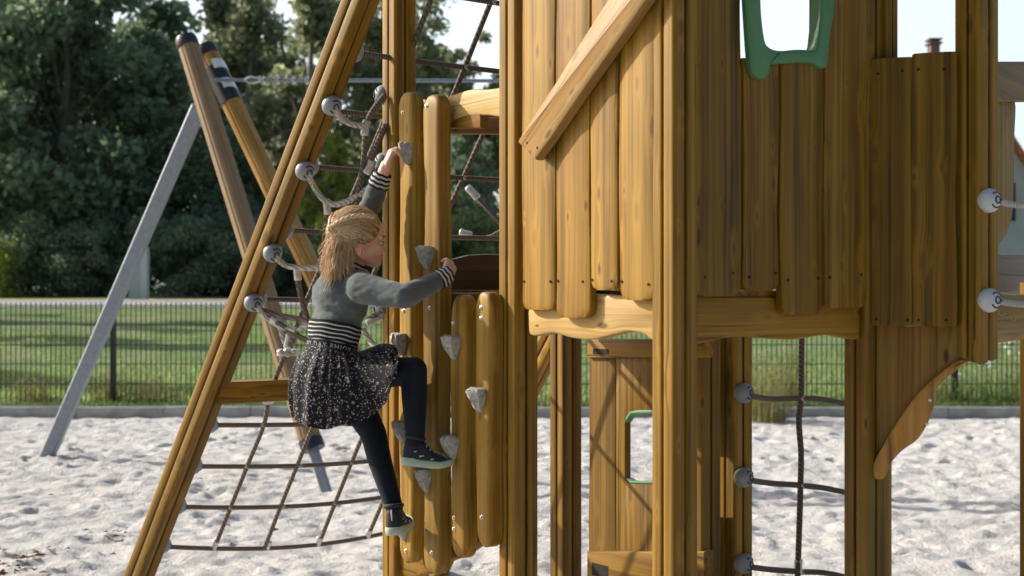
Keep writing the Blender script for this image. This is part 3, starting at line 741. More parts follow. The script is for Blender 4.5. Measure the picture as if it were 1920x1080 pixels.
# ---- upper net above the plank
net2 = empty('rope_net', Q(0.3, 0.8), 'square mesh rope net rising between the leaning beams, showing through the tower entrance', 'rope net')
rowsu = [fy_at(0, y) for y in (-120, -35, 50+45, 205, 310, 430, 560)]
for f in rowsu:
    end_ball(Q(f, 0.055), vv, net2, M_BALL)
    rope([Q(f, w)-UP*0.015*math.sin(math.pi*w/1.67) for w in np.linspace(0.06, 1.61, 6)], net2, M_ROPED)
for px, py in ((805, 5), (920, 0), (1010, 0)):
    f0 = 0.0; 
    # intersect the picture ray with the leaning plane
    nrm = lean.cross(vv).normalized(); d = P(px, py, 1.0)-Vector((0, 0, CAMZ)); s = (b1t-Vector((0, 0, CAMZ))).dot(nrm)/d.dot(nrm)
    w = (Vector((0, 0, CAMZ))+d*s-b1t).dot(vv)
    pts = [Q(f, w+0.01*math.sin(f*9)) for f in np.linspace(-0.25, fp-0.02, 8)]
    rope(pts, net2, M_ROPED)
    for f in rowsu:
        knot(Q(f, w)-UP*0.015*math.sin(math.pi*min(w, 1.67)/1.67), net2)
# ---- pale connector ropes strung from the leaning beam to the tower post
web = empty('rope_web', P(600, 600, 5.5), 'slack pale grey ropes with metal ferrules strung between the leaning beam and tower post', 'rope web')
def wd(px, py):   # depth between the beam and the tower post
    f = fy_at(0, py); pb = Q(f, 0, 0.0); xb = 960+pb.x/pb.y*FPX; db = pb.y-0.02
    k = min(max((px-xb)/max(735-xb, 1), 0), 1)
    return db*(1-k)+5.42*k
def WP(px, py): return P(px, py, wd(px, py))
fr_ = [(622, 198), (572, 320), (511, 474), (475, 567)]
for i, (x, y) in enumerate(fr_):
    f = fy_at(0, y); d0 = Q(f, 0).y-0.065
    end_ball(P(x, y, d0), Vector((0.5, -0.62, -0.25)), web, M_BALL)
    tgt = [(645, 224), (583, 336), (527, 492), (487, 583)][i]
    fr_[i] = (P(x+7, y+9, d0-0.03), tgt)
def wr(start, pxs, mat=M_ROPEW, r=0.0118):
    pts = ([start] if start is not None else [])+[WP(x, y) for x, y in pxs]
    return rope(pts, web, mat, r)
wr(fr_[0][0], [(645, 226), (665, 234), (683, 236)]); wr(fr_[1][0], [(586, 345), (603, 371), (625, 383), (645, 380), (668, 369), (690, 353)])
wr(fr_[2][0], [(534, 497), (552, 501), (575, 503), (600, 502)]); wr(fr_[3][0], [(497, 592), (515, 606), (540, 617), (562, 617), (585, 606)])
wr(None, [(685, 248), (682, 300), (676, 340), (670, 378), (664, 420), (655, 460)], M_ROPE, 0.011)
wr(None, [(690, 224), (700, 206), (712, 190), (722, 178)], M_ROPE); wr(None, [(696, 300), (706, 276), (716, 250), (724, 232)], M_ROPE)
wr(None, [(613, 395), (610, 440), (606, 470)], M_ROPE); wr(None, [(557, 516), (564, 555), (574, 590), (580, 606)], M_ROPE)
wr(None, [(486, 580), (520, 591), (555, 597), (580, 601)], M_ROPE); wr(None, [(510, 598), (540, 618), (562, 632), (600, 648), (625, 655)], M_ROPE)
wr(None, [(525, 612), (530, 630), (537, 648)], M_ROPEW, 0.012); wr(None, [(560, 612), (552, 632), (543, 648)], M_ROPE)
wr(None, [(680, 618), (692, 636), (704, 650), (724, 662)], M_ROPEW, 0.012); wr(None, [(690, 600), (705, 590), (722, 580)], M_ROPE)
for (x, y), (ax, ay) in (((685, 240), (1, -6)), ((693, 313), (8, -14)), ((613, 388), (-1, -8)), ((557, 512), (-1, -8)), ((520, 604), (10, 6)), ((700, 600), (10, -6)), ((540, 640), (1, -5))):
    ferrule(WP(x, y), P(x+ax, y+ay, wd(x, y))-WP(x, y), web, 0.062, 0.0125)
mb = MB()
for dx, rz_ in ((-0.026, 0.014), (0, 0.022), (0.026, 0.014)): mb.ball((dx, 0, 0), (0.019, 0.022, rz_), 12, 8)
mb.loft([[(0.045*math.cos(a), 0.03*math.sin(a), z) for a in np.linspace(0, 6.283, 17)[:-1]] for z in (-0.016, -0.006)])
link('clamp', mb.mesh('clamp'), M_FERR, web, Matrix.Translation(P(539, 660, 5.9)), smooth=60)
for y in (178, 305, 580): end_ball(P(719, y, 5.47), Vector((-1, -0.2, 0)), web, M_BALL)
# slack ropes seen through the entrance
def ER(pxs, mat=M_ROPE, r=0.0095):
    return rope([P(x, y, 6.55) for x, y in pxs], web, mat, r)
ER([(894, 370), (910, 388), (928, 408), (946, 428), (960, 450)]); ER([(868, 437), (890, 447), (915, 445), (938, 434), (960, 420)])
ferrule(P(886, 361, 6.54), P(895, 371, 6.54)-P(878, 352, 6.54), web, 0.075, 0.0145); ferrule(P(873, 438, 6.54), P(882, 441, 6.54)-P(862, 435, 6.54), web, 0.06, 0.0135)
# ---- net under the tower on the right
net3 = empty('rope_net', FF+vv*0.4, 'sparse dark rope net with grey end balls strung between two posts below the tower floor', 'rope net')
FN = Facade(FF, vv, -uu)
for y, y2 in ((737, 757), (895, 923), (1057, 1082)):
    p = FN.pt(1394, y, 0.062); end_ball(p, Vector((0.75, -0.62, 0.05)), net3, M_BALL)
    rope([p+Vector((0.02, -0.02, -0.008)), FN.pt(1445, y+11, 0.01), FN.pt(1500, y+10 if y < 800 else y+15, 0.0), FN.pt(1545, y2-8, 0), FN.pt(1597, y2+2, 0), FN.pt(1640, y2+4, 0)], net3, M_ROPED, 0.0112)
    knot(FN.pt(1501, y+10 if y < 800 else y+15, 0.0), net3)
rope([FN.pt(x, y, 0) for x, y in ((1504, 560), (1503, 650), (1502, 742), (1498, 790), (1502, 850), (1501, 909), (1499, 980), (1496, 1068), (1495, 1100))], net3, M_ROPED, 0.0118)
ferrule(FN.pt(1497, 1062, 0.0), UP, net3, 0.06, 0.014)
# ---- hand ropes on the far right bay
hr = empty('rope_rail', EE+UP*1.3, 'two white ropes running right from pale grey balls on the hanging corner post', 'rope rail')
for y, y2 in ((376, 386), (563, 571)):
    p = P(1854, y, EE.y-0.055); end_ball(p, Vector((0.55, -0.83, 0.03)), hr, M_BALLW)
    rope([p+Vector((0.03, -0.02, -0.003)), P(1890, (y+y2)/2+1, 4.46), P(1925, y2, 4.52), P(2000, y2+4, 4.7)], hr, M_ROPEW, 0.0105)

# ------------------------------------------------------------------ cableway end frame
cw = empty('cableway_support', P(470, 860, 11.6), 'two leaning round timber poles with black caps and a grey steel stay', 'cableway support')
def pole(p0, p1, r, mat, name='pole'):
    ax = (p1-p0); Lp = ax.length; z = ax.normalized(); x = z.cross(Vector((0, 1, 0))).normalized(); y = z.cross(x)
    mb = MB(); n = 72; prof = []
    gro = [0.2, 1.15, 1.9, 2.8, 3.7, 4.4, 5.2, 5.9]
    for k in range(n):
        a = 2*math.pi*k/n; rr = r
        for g_ in gro:
            dd = abs(((a-g_+math.pi) % (2*math.pi))-math.pi)
            if dd < 0.05: rr = r*0.93
        prof.append((rr*math.cos(a), rr*math.sin(a)))
    mb.loft([[(px, py, zz) for px, py in prof] for zz in np.linspace(0, Lp, 8)])
    o = link(name, mb.mesh(name), mat, cw, frame(p0, x, y, z), smooth=45)
    mb = MB(); mb.loft([[(rr*math.cos(a), rr*math.sin(a), zz) for a in np.linspace(0, 6.283, 33)[:-1]] for zz, rr in ((Lp-0.05, r*1.04), (Lp-0.045, r*1.08), (Lp+0.02, r*1.08), (Lp+0.045, r*1.0), (Lp+0.055, r*0.8))])
    link('end_cap', mb.mesh('end_cap'), M_BLACK, o, frame(p0, x, y, z), smooth=40)
    return o, (p0, x, y, z, Lp)
r_ = 0.088
po1, f1 = pole(P(586, 838, 10.7), P(351, 80, 11.8), 0.086, M_POLEG)
po2, f2 = pole(P(743, 838, 11.3), P(388, 96, 12.1), 0.086, M_POLE)
def collar(fr, za, zb, r, mat, parent, name):
    p0, x, y, z, Lp = fr; mb = MB()
    mb.loft([[(rr*math.cos(a), rr*math.sin(a), zz) for a in np.linspace(0, 6.283, 33)[:-1]] for zz, rr in ((za, r*0.98), (za, r*1.05), (zb, r*1.05), (zb, r*0.98))])
    return link(name, mb.mesh(name), mat, parent, frame(p0, x, y, z), smooth=40)
Lp = f2[4]
collar(f2, Lp-0.52, Lp-0.17, 0.088, M_BLACK, po2, 'collar')
for z0 in (Lp-0.245, Lp-0.44):
    mb = MB(); rings = []
    for a in np.linspace(R(95), R(215), 9): rings.append([(0.094*math.cos(a), 0.094*math.sin(a), z0+0.05*math.cos(a-R(95))*0.6), (0.094*math.cos(a), 0.094*math.sin(a), z0+0.09+0.05*math.cos(a-R(95))*0.6), (0.0955*math.cos(a), 0.0955*math.sin(a), z0+0.09+0.05*math.cos(a-R(95))*0.6), (0.0955*math.cos(a), 0.0955*math.sin(a), z0+0.05*math.cos(a-R(95))*0.6)])
    mb.loft(rings); link('reflector', mb.mesh('reflector'), M_WHITE, po2, frame(f2[0], f2[1], f2[2], f2[3]), smooth=40)
def sqtube(p0, p1, w, name, mat, parent):
    ax = p1-p0; z = ax.normalized(); x = z.cross(Vector((0, 1, 0))).normalized(); y = z.cross(x); h = w/2; c = w*0.1
    prof = [(-h, -h+c), (-h+c, -h), (h-c, -h), (h, -h+c), (h, h-c), (h-c, h), (-h+c, h), (-h, h-c)]
    mb = MB(); mb.loft([[(px, py, zz) for px, py in prof] for zz in (0, ax.length)])
    return link(name, mb.mesh(name), mat, parent, frame(p0, x, y, z), smooth=30)
sqtube(P(86, 862, 12.7), P(374, 200, 11.85), 0.115, 'stay', M_STEEL, cw)
for fr, p1, par in ((f1, P(612, 922, 10.55), po1), (f2, P(790, 910, 11.2), po2)):
    d = (p1-(fr[0]+fr[3]*0.1)).normalized()
    sqtube(p1+d*0.1, fr[0]+fr[3]*0.1, 0.075, 'foot', M_STEEL, par)
    collar(fr, -0.02, 0.06, 0.088, M_BLACK, par, 'foot_cap')
cable = empty('steel_cable', P(400, 150, 11.9), 'thin level steel cable with a turnbuckle running right from the pole collar', 'cable')
mb = MB(); mb.tube([P(402, 150, 11.9), P(700, 151, 11.9), P(1100, 152, 11.9), P(1450, 154, 11.9)], 0.016, 8); link('cable', mb.mesh('cable'), M_STEEL, cable)
mb = MB()
for s in (-1, 1): mb.tube(smooth_path([P(458, 150, 11.88), P(470, 150+s*6, 11.88), P(484, 150+s*3, 11.88), P(490, 150, 11.88)], 5), 0.011, 6)
link('shackle', mb.mesh('shackle'), M_FERR, cable, smooth=60)
for x in (493, 520, 550, 575): 
    mb = MB(); p = P(x, 150, 11.9); mb.box(p.x-0.012, p.x+0.012, p.y-0.03, p.y+0.03, p.z-0.035, p.z+0.03); link('clamp', mb.mesh('clamp'), M_FERR, cable)

# ------------------------------------------------------------------ welded mesh fence
M_FENCE = plain('fence_anthracite', (0.022, 0.027, 0.028), 0.5, 0.2, 0.1)
FY = 17.05
panel = MB(); zt = 1.24
for i in range(42):
    x = -1.25+0.06*(i+0.3)
    panel.box(x-0.0050, x+0.0050, -0.004, 0.004, 0.0, zt)
for z in (0.03, 0.26, 0.50, 0.73, 0.97, 1.205):
    for y in (-0.009, 0.009): panel.box(-1.25, 1.25, y-0.0045, y+0.0045, z-0.0045, z+0.0045)
panel_me = panel.mesh('panel')
fpm = MB(); fpm.box(-0.03, 0.03, -0.02, 0.02, -0.3, zt+0.03); 
fp_me = fpm.mesh('fence_post')
x0 = (213-960)/FPX*FY
fence = empty('mesh_fence', (0, FY, 0.1), 'low dark anthracite welded mesh fence between the sand kerb and the lawn', 'fence')
for k in range(-2, 5):
    x = x0+2.52*k
    link('panel', panel_me, M_FENCE, fence, Matrix.Translation((x+1.26, FY, 0.09)), smooth=0)
    link('post', fp_me, M_FENCE, fence, Matrix.Translation((x, FY-0.03, 0.09)), smooth=0)
# grey cable cabinet by the road
cab = empty('cable_pillar', P(260, 560, 50.5), 'pale grey concrete pillar standing on the verge beside the road', 'pillar')
pc = P(260, 560, 50.5)
mb = MB(); h = 1.80; mb.loft([[(x, y, z) for x, y in ((-0.32, -0.17), (0.12, -0.17), (0.12, 0.17), (-0.32, 0.17))] for z in (-0.2, h)])
link('body', mb.mesh('body'), plain('pillar_concrete', (0.36, 0.40, 0.44), 0.7, 0, 0.1), cab, Matrix.Translation(pc), smooth=0)
mb = MB(); mb.box(0.125, 0.33, -0.19, 0.19, -0.2, h+0.03); link('side_slab', mb.mesh('side_slab'), plain('pillar_slab', (0.46, 0.50, 0.54), 0.6, 0, 0.1), cab, Matrix.Translation(pc), smooth=0)

# ------------------------------------------------------------------ house at the far right
hs = empty('house', P(1790, 560, 41), 'far house with a red tiled gable roof and dark chimney, glimpsed beside the right post', 'house')
hp = P(1790, 560, 41); hp.z = zlawn(41)
M_WALL = plain('render_wall', (0.42, 0.44, 0.46), 0.85, 0, 0.1, 2.0); M_TILE = plain('roof_tile', (0.42, 0.13, 0.07), 0.8, 0, 0.3, 5.0)
ez = P(1900, 330, 41).z-hp.z; rz = P(1775, 108, 41).z-hp.z; hw = 2.2
wall = MB(); pr = [(-hw, 0), (hw, 0), (hw, ez), (0, rz-0.15), (-hw, ez)]
wall.loft([[(x, y, z) for x, z in pr] for y in (0, 9)]); wo_ = link('wall', wall.mesh('wall'), M_WALL, hs, Matrix.Translation(hp), smooth=0)
roof = MB()
for s in (-1, 1):
    th = 0.16
    a = Vector((s*(hw+0.35), 0, ez-0.35*(rz-ez)/hw)); c_ = Vector((0, 0, rz)); n_ = Vector((0, 0, th))
    roof.loft([[(p.x, y, p.z) for p in (a, c_, c_+n_, a+n_)] for y in (-0.4, 9.4)])
rf = link('roof', roof.mesh('roof'), M_TILE, hs, Matrix.Translation(hp), smooth=0)
ch = MB(); cx = P(1762, 90, 41).x-hp.x; ct = P(1762, 70, 41).z-hp.z
ch.box(cx-0.13, cx+0.13, 0.4, 0.8, rz-0.8, ct); ch.box(cx-0.19, cx+0.19, 0.34, 0.86, ct-0.12, ct-0.06); ch.box(cx-0.19, cx+0.19, 0.34, 0.86, ct+0.01, ct+0.05)
link('chimney', ch.mesh('chimney'), plain('chimney_brick', (0.13, 0.10, 0.11), 0.9), rf, Matrix.Translation(hp), smooth=0)
wn = MB(); wn.box(0.7, 1.75, -0.03, 0.02, ez-1.3, ez-0.2)
link('window', wn.mesh('window'), plain('window_glass_dark', (0.02, 0.035, 0.07), 0.1, 0, 0.1), wo_, Matrix.Translation(hp), smooth=0)
# second small house seen through the tower entrance
h2 = P(800, 545, 60); h2.z = zlawn(60)
hs2 = empty('house', h2, 'small distant house with a pinkish roof among shrubs behind the tower entrance', 'house')
wall = MB(); ez2 = P(0, 437, 60).z-h2.z; rz2 = P(0, 415, 60).z-h2.z
wall.loft([[(x, y, z) for y, z in ((0, 0), (0, ez2), (3, rz2), (6, ez2), (6, 0))] for x in (-1.6, 1.55)])
link('wall', wall.mesh('wall'), plain('white_wall', (0.6, 0.63, 0.68), 0.8), hs2, Matrix.Translation(h2), smooth=0)
roof = MB()
roof.loft([[(x, y, z) for y, z in ((-0.3, ez2-0.05), (3, rz2+0.02), (3, rz2+0.2), (-0.3, ez2+0.12))] for x in (-1.8, 1.75)]); roof.loft([[(x, y, z) for y, z in ((6.3, ez2-0.05), (6.3, ez2+0.12), (3, rz2+0.2), (3, rz2+0.02))] for x in (-1.8, 1.75)])
link('roof', roof.mesh('roof'), plain('pink_roof', (0.45, 0.22, 0.19), 0.8), hs2, Matrix.Translation(h2), smooth=0)

# ------------------------------------------------------------------ trees
M_BARK = plain('bark', (0.10, 0.085, 0.07), 0.95, 0, 0.35, 4.0, bump=0.6, bscale=15)
M_BARKL = plain('bark_pale', (0.27, 0.245, 0.22), 0.9, 0, 0.35, 4.0, bump=0.4, bscale=15)
M_LD = leafmat('leaf_dark', (0.10, 0.155, 0.105), (0.23, 0.295, 0.19), 0.45)
M_LM = leafmat('leaf_mid', (0.15, 0.19, 0.115), (0.31, 0.335, 0.21), 0.5)
M_LY = leafmat('leaf_bright', (0.14, 0.20, 0.05), (0.34, 0.38, 0.11), 0.55)
M_LS = leafmat('leaf_shrub', (0.075, 0.13, 0.055), (0.19, 0.25, 0.105), 0.42)
def leaf_cloud(cl, n, size, seed):
    """n leaf-sized quads spread through the clumps cl = [(centre, radius)], thicker near their outsides"""
    rg = np.random.default_rng(seed); cl_c = np.array([c for c, r in cl]); cl_r = np.array([r for c, r in cl])
    p = cl_r**2/np.sum(cl_r**2); k = rg.choice(len(cl), n, p=p)
    d = rg.normal(size=(n, 3)); d /= np.linalg.norm(d, axis=1)[:, None]
    rr = cl_r[k]*(rg.random(n)**0.45)*rg.uniform(0.75, 1.12, n)
    c = cl_c[k]+d*rr[:, None]*np.array([1, 1, 0.72])
    a = rg.normal(size=(n, 3)); a /= np.linalg.norm(a, axis=1)[:, None]
    b = np.cross(a, rg.normal(size=(n, 3))); b /= np.linalg.norm(b, axis=1)[:, None]
    s = size*rg.uniform(0.6, 1.35, n)[:, None]
    v = np.stack([c-a*s*0.5, c+b*s*0.32, c+a*s*0.6, c-b*s*0.32], 1).reshape(-1, 3)
    f = np.arange(4*n).reshape(n, 4)
    me = bpy.data.meshes.new('crown'); me.from_pydata(v.tolist(), [], f.tolist()); me.update(); return me
def tree_proto(seed, H, rad, base, n, size, kind='round', nb=34, cs=(0.13, 0.22)):
    """trunk and limbs mesh, crown mesh; H total height, rad crown radius, base height where leaves start"""
    rg = random.Random(seed); tb = MB(); cl = []
    top = Vector((rg.uniform(-.3, .3), rg.uniform(-.3, .3), H*0.9))
    tr = [Vector((0, 0, -0.4)), Vector((0.05, 0, H*0.1)), Vector((rg.uniform(-.15, .15), rg.uniform(-.15, .15), H*0.35)), Vector((rg.uniform(-.3, .3), rg.uniform(-.3, .3), H*0.65)), top]
    path = smooth_path(tr, 4); m_ = len(path)
    tb.tube(path, [H*0.022*(1-0.86*i/(m_-1)) for i in range(m_)], 9)
    for i in range(nb):
        h = base+(H*0.97-base)*(i+rg.random())/nb
        q = (h-base)/(H-base)
        if kind == 'round': prof = math.sqrt(max(1-(2*q-0.9)**2/1.25, 0.05))
        elif kind == 'cone': prof = 1.0*(1-q)**0.8+0.12
        else: prof = 0.55+0.45*math.sin(q*9+seed)
        a = rg.uniform(0, 6.283); rr = rad*prof*rg.uniform(0.45, 1.0)
        c = Vector((rr*math.cos(a), rr*math.sin(a), h)); st = path[min(int(max(h-rr*0.6, H*0.12)/(H*0.9)*(m_-1)), m_-1)]
        mid = st.lerp(c, 0.55)+Vector((0, 0, rr*0.08))
        w0 = H*0.0065*(1.2-q)
        tb.tube(smooth_path([st, mid, c], 3), [w0*(1-0.12*j) for j in range(7)], 5)
        cl.append(((c.x, c.y, c.z), rad*rg.uniform(*cs)*2.0*(0.65 if q > 0.85 else 1)))
    return tb.mesh('trunk'), leaf_cloud(cl, n, size, seed)
def place_tree(name, pro, loc, s, rz, leafm, barkm, label, cat, group, sz=1.0):
    e = empty(name, loc, label, cat, group); WM[e.name] = Matrix.Translation(loc)
    M = Matrix.Translation(loc) @ Matrix.Rotation(rz, 4, 'Z') @ Matrix.Diagonal((s, s, s*sz, 1))
    for nm, me, mt in (('trunk', pro[0], barkm), ('crown', pro[1], leafm)):
        o = bpy.data.objects.new(nm, me); COL.objects.link(o)
        if not me.materials: me.materials.append(mt)
        o.material_slots[0].link = 'OBJECT'; o.material_slots[0].material = mt
        o.parent = e; o.matrix_local = wmat(e).inverted() @ M
    return e
PR_D = [tree_proto(101, 10, 3.1, 0.7, 15000, 0.26, 'round', 46), tree_proto(102, 10, 2.7, 0.6, 15000, 0.26, 'round', 46), tree_proto(103, 10, 2.6, 0.5, 14000, 0.25, 'cone', 46)]
PR_L = [tree_proto(104, 10, 2.8, 2.0, 9500, 0.20, 'loose', 40, (0.10, 0.17)), tree_proto(105, 10, 2.5, 1.6, 9500, 0.20, 'loose', 40, (0.09, 0.15)), tree_proto(106, 10, 3.0, 1.5, 8500, 0.19, 'loose', 38, (0.08, 0.14))]
PR_S = [tree_proto(107, 4, 2.2, 0.15, 9000, 0.17, 'round', 30, (0.15, 0.26)), tree_proto(108, 4, 2.5, 0.1, 9000, 0.17, 'round', 30, (0.15, 0.26))]
for p in PR_D+PR_L+PR_S: 
    p[0].polygons.foreach_set('use_smooth', [True]*len(p[0].polygons))
def tr(px, d, topy, pro, leafm, barkm, name, label, cat, group, H=10.0, rz=0.0, sz=None):
    z = zlawn(d); h = P(px, topy, d).z-z; s = h/H
    k = 1.0
    if sz: k = sz
    return place_tree(name, pro, Vector(((px-960)/FPX*d, d, z)), s/k, rz, leafm, barkm, label, cat, group, k)
GT = 'dark trees on the left behind the road'
tl = [(-70, 62, -160, 0, 'tall dark tree cut off by the left edge of the photo'), (120, 60, -110, 1, 'tall dark dense tree left of the steel stay'), (270, 64, 40, 2, 'dark tree with a thin top directly behind the grey steel stay'),
      (385, 61, 190, 0, 'dark broad tree behind the black capped poles'), (30, 75, -260, 2, 'dark conical tree rising behind the leftmost trees'), (190, 78, -120, 1, 'dark tall tree rising at the back behind the stay')]
for i, (px, d, ty, k, lb) in enumerate(tl): tr(px, d, ty, PR_D[k], M_LD, M_BARK, 'broadleaf_tree', lb, 'tree', GT, rz=i*1.3)
GL = 'pale loose trees behind the net'
tl = [(470, 70, -60, 0, 'pale grey-green open tree above the level cable'), (590, 66, -130, 1, 'loose grey-green tree with bare branches behind the leaning beam'), (705, 69, -110, 2, 'tall thin-leaved tree behind the two left tower posts'),
      (795, 66, 25, 0, 'open grey-green tree beneath the bright sky in the net'), (530, 82, -40, 2, 'pale hazy tree at the back between poles and beam'), (660, 80, -70, 1, 'hazy tree at the back behind the girl'), (865, 72, 60, 1, 'lower loose tree left of the sunny plank wall'), (425, 73, -90, 1, 'tall loose tree behind the tops of the capped poles'), (745, 77, -30, 0, 'hazy loose tree at the back behind the two tall climbing boards')]
for i, (px, d, ty, k, lb) in enumerate(tl): tr(px, d, ty, PR_L[k], M_LM, M_BARKL, 'airy_tree', lb, 'tree', GL, rz=i*2.1)
tl = [(545, 63, 330, 1, M_LD, 'dark bushy tree behind the crossing timber poles'), (650, 60, 310, 0, M_LS, 'mid green bushy tree behind the rope web'), (760, 62, 290, 1, M_LS, 'green bushy tree behind the climbing boards'),
      (860, 60, 250, 0, M_LD, 'dark green tree filling the tower entrance'), (945, 64, 135, 2, M_LS, 'green tree at the left end of the plank wall'), (460, 58, 360, 2, M_LD, 'small dark tree low between the poles')]
for i, (px, d, ty, k, lm_, lb) in enumerate(tl): tr(px, d, ty, PR_D[k], lm_, M_BARK, 'broadleaf_tree', lb, 'tree', 'green trees behind the girl', rz=i*1.7)
tr(612, 56, 215, PR_D[1], M_LY, M_BARK, 'young_tree', 'bright yellow-green young tree lit by the sun behind the leaning beam', 'tree', None, rz=0.4, sz=1.9)
sh = [(-20, 55, 445, 0, M_LY, 'sunlit yellow-green shrub at the left edge above the road'), (75, 57, 400, 1, M_LD, 'dark shrub left of the steel stay above the road'), (170, 56, 420, 0, M_LD, 'dark shrub behind the lower steel stay'),
      (265, 58, 390, 1, M_LD, 'dark shrub behind the grey pillar'), (350, 56, 410, 0, M_LD, 'dark shrub under the weathered pole'), (440, 57, 400, 1, M_LD, 'dark shrub left of the leaning beam'),
      (530, 56, 420, 0, M_LD, 'dark shrub behind the crossing poles'), (620, 56, 425, 1, M_LD, 'dark shrub behind the head of the girl'), (700, 57, 430, 0, M_LS, 'green shrub behind the left tower post'),
      (800, 56, 440, 1, M_LS, 'green shrub behind the tall climbing boards'), (885, 55, 395, 0, M_LS, 'light green shrub in the tower entrance'), (960, 56, 400, 1, M_LS, 'green shrub left of the plank wall'), (1030, 56, 420, 0, M_LS, 'green shrub behind the post gap')]
for i, (px, d, ty, k, lm_, lb) in enumerate(sh): tr(px, d, ty, PR_S[k], lm_, M_BARK, 'shrub', lb, 'shrub', 'shrubs along the road', H=4.0, rz=i*0.9)

# trees outside the picture: two on the left lawn that dapple the grass, and an unseen row added behind the viewer to darken the shaded side
for i, (x, y, h, k) in enumerate(((-18.5, 23.5, 9.0, 0), (-20.0, 31.0, 10.5, 1), (-21.0, 38.0, 9.5, 2))):
    place_tree('airy_tree', PR_L[k], Vector((x, y, zlawn(y))), h/10, i*1.1, M_LS, M_BARKL, ('loose tree on the lawn left of the fence', 'tall loose tree on the lawn further left', 'small loose tree on the lawn near the road')[i], 'tree', 'trees on the lawn left of the photo')
for i in range(7):
    x = -13+i*4.4; y = -9-1.5*(i % 2)
    place_tree('broadleaf_tree', PR_D[i % 3], Vector((x, y, -0.1)), 0.95+0.12*((i*7) % 3), i*0.8, M_LD, M_BARK, 'unseen tree added behind the viewer to keep light off the shaded side', 'tree', 'unseen trees added behind the viewer to block light')

# ------------------------------------------------------------------ grass, weeds, litter
def blades(n, xf, yf, zf, hf, wf, seed, lean_=0.4):
    rg = np.random.default_rng(seed); x = xf(rg, n); y = yf(rg, n); z = zf(x, y); h = hf(rg, n, x, y); w = wf(rg, n)
    a = rg.uniform(0, 6.283, n); l = rg.uniform(0, lean_, n)*h; b = rg.uniform(0, 6.283, n)
    p0 = np.stack([x-np.cos(a)*w, y-np.sin(a)*w, z], 1); p1 = np.stack([x+np.cos(a)*w, y+np.sin(a)*w, z], 1)
    p2 = np.stack([x+l*np.cos(b), y+l*np.sin(b), z+h], 1)
    m0 = p0*0.5+p2*0.5+np.stack([0*x, 0*x, 0.06*h], 1); m1 = p1*0.5+p2*0.5+np.stack([0*x, 0*x, 0.06*h], 1)
    v = np.stack([p0, p1, m1, p2, m0], 1).reshape(-1, 3)
    me = bpy.data.meshes.new('grass'); me.from_pydata(v.tolist(), [], np.arange(5*n).reshape(n, 5).tolist()); me.update(); return me
zl_v = lambda X, Y: lawn_z(X, Y)
M_GR = leafmat('grass_blades', (0.12, 0.20, 0.07), (0.31, 0.37, 0.17), 0.5)
M_DRY = leafmat('dry_grass', (0.13, 0.15, 0.055), (0.32, 0.29, 0.14), 0.35)
gm = blades(60000, lambda g, n: g.uniform(-1, 1, n), lambda g, n: 16.6+14*g.random(n)**1.5, lambda x, y: x*0, lambda g, n, x, y: g.uniform(0.03, 0.09, n), lambda g, n: g.uniform(0.006, 0.014, n), 3)
co = np.empty(len(gm.vertices)*3, np.float32); gm.vertices.foreach_get('co', co); co = co.reshape(-1, 5, 3)
yb = co[:, :2, 1].mean(1); xb = co[:, :2, 0].mean(1); xw = xb*(0.40*yb+0.6); co[:, :, 0] += (xw-xb)[:, None]
patch = vnoise(xw, yb, 0.5, 31)+0.6*vnoise(xw, yb, 1.7, 32)
zb_ = lawn_z(xw, yb); sc_ = np.clip(0.75+patch*1.6, 0.25, 1.7); co[:, :, 2] = zb_[:, None]-0.01+co[:, :, 2]*sc_[:, None]
gm.vertices.foreach_set('co', co.ravel()); gm.update()
tag(link('grass', gm, M_GR, smooth=0), 'green lawn grass growing behind the mesh fence', 'grass', kind='stuff')
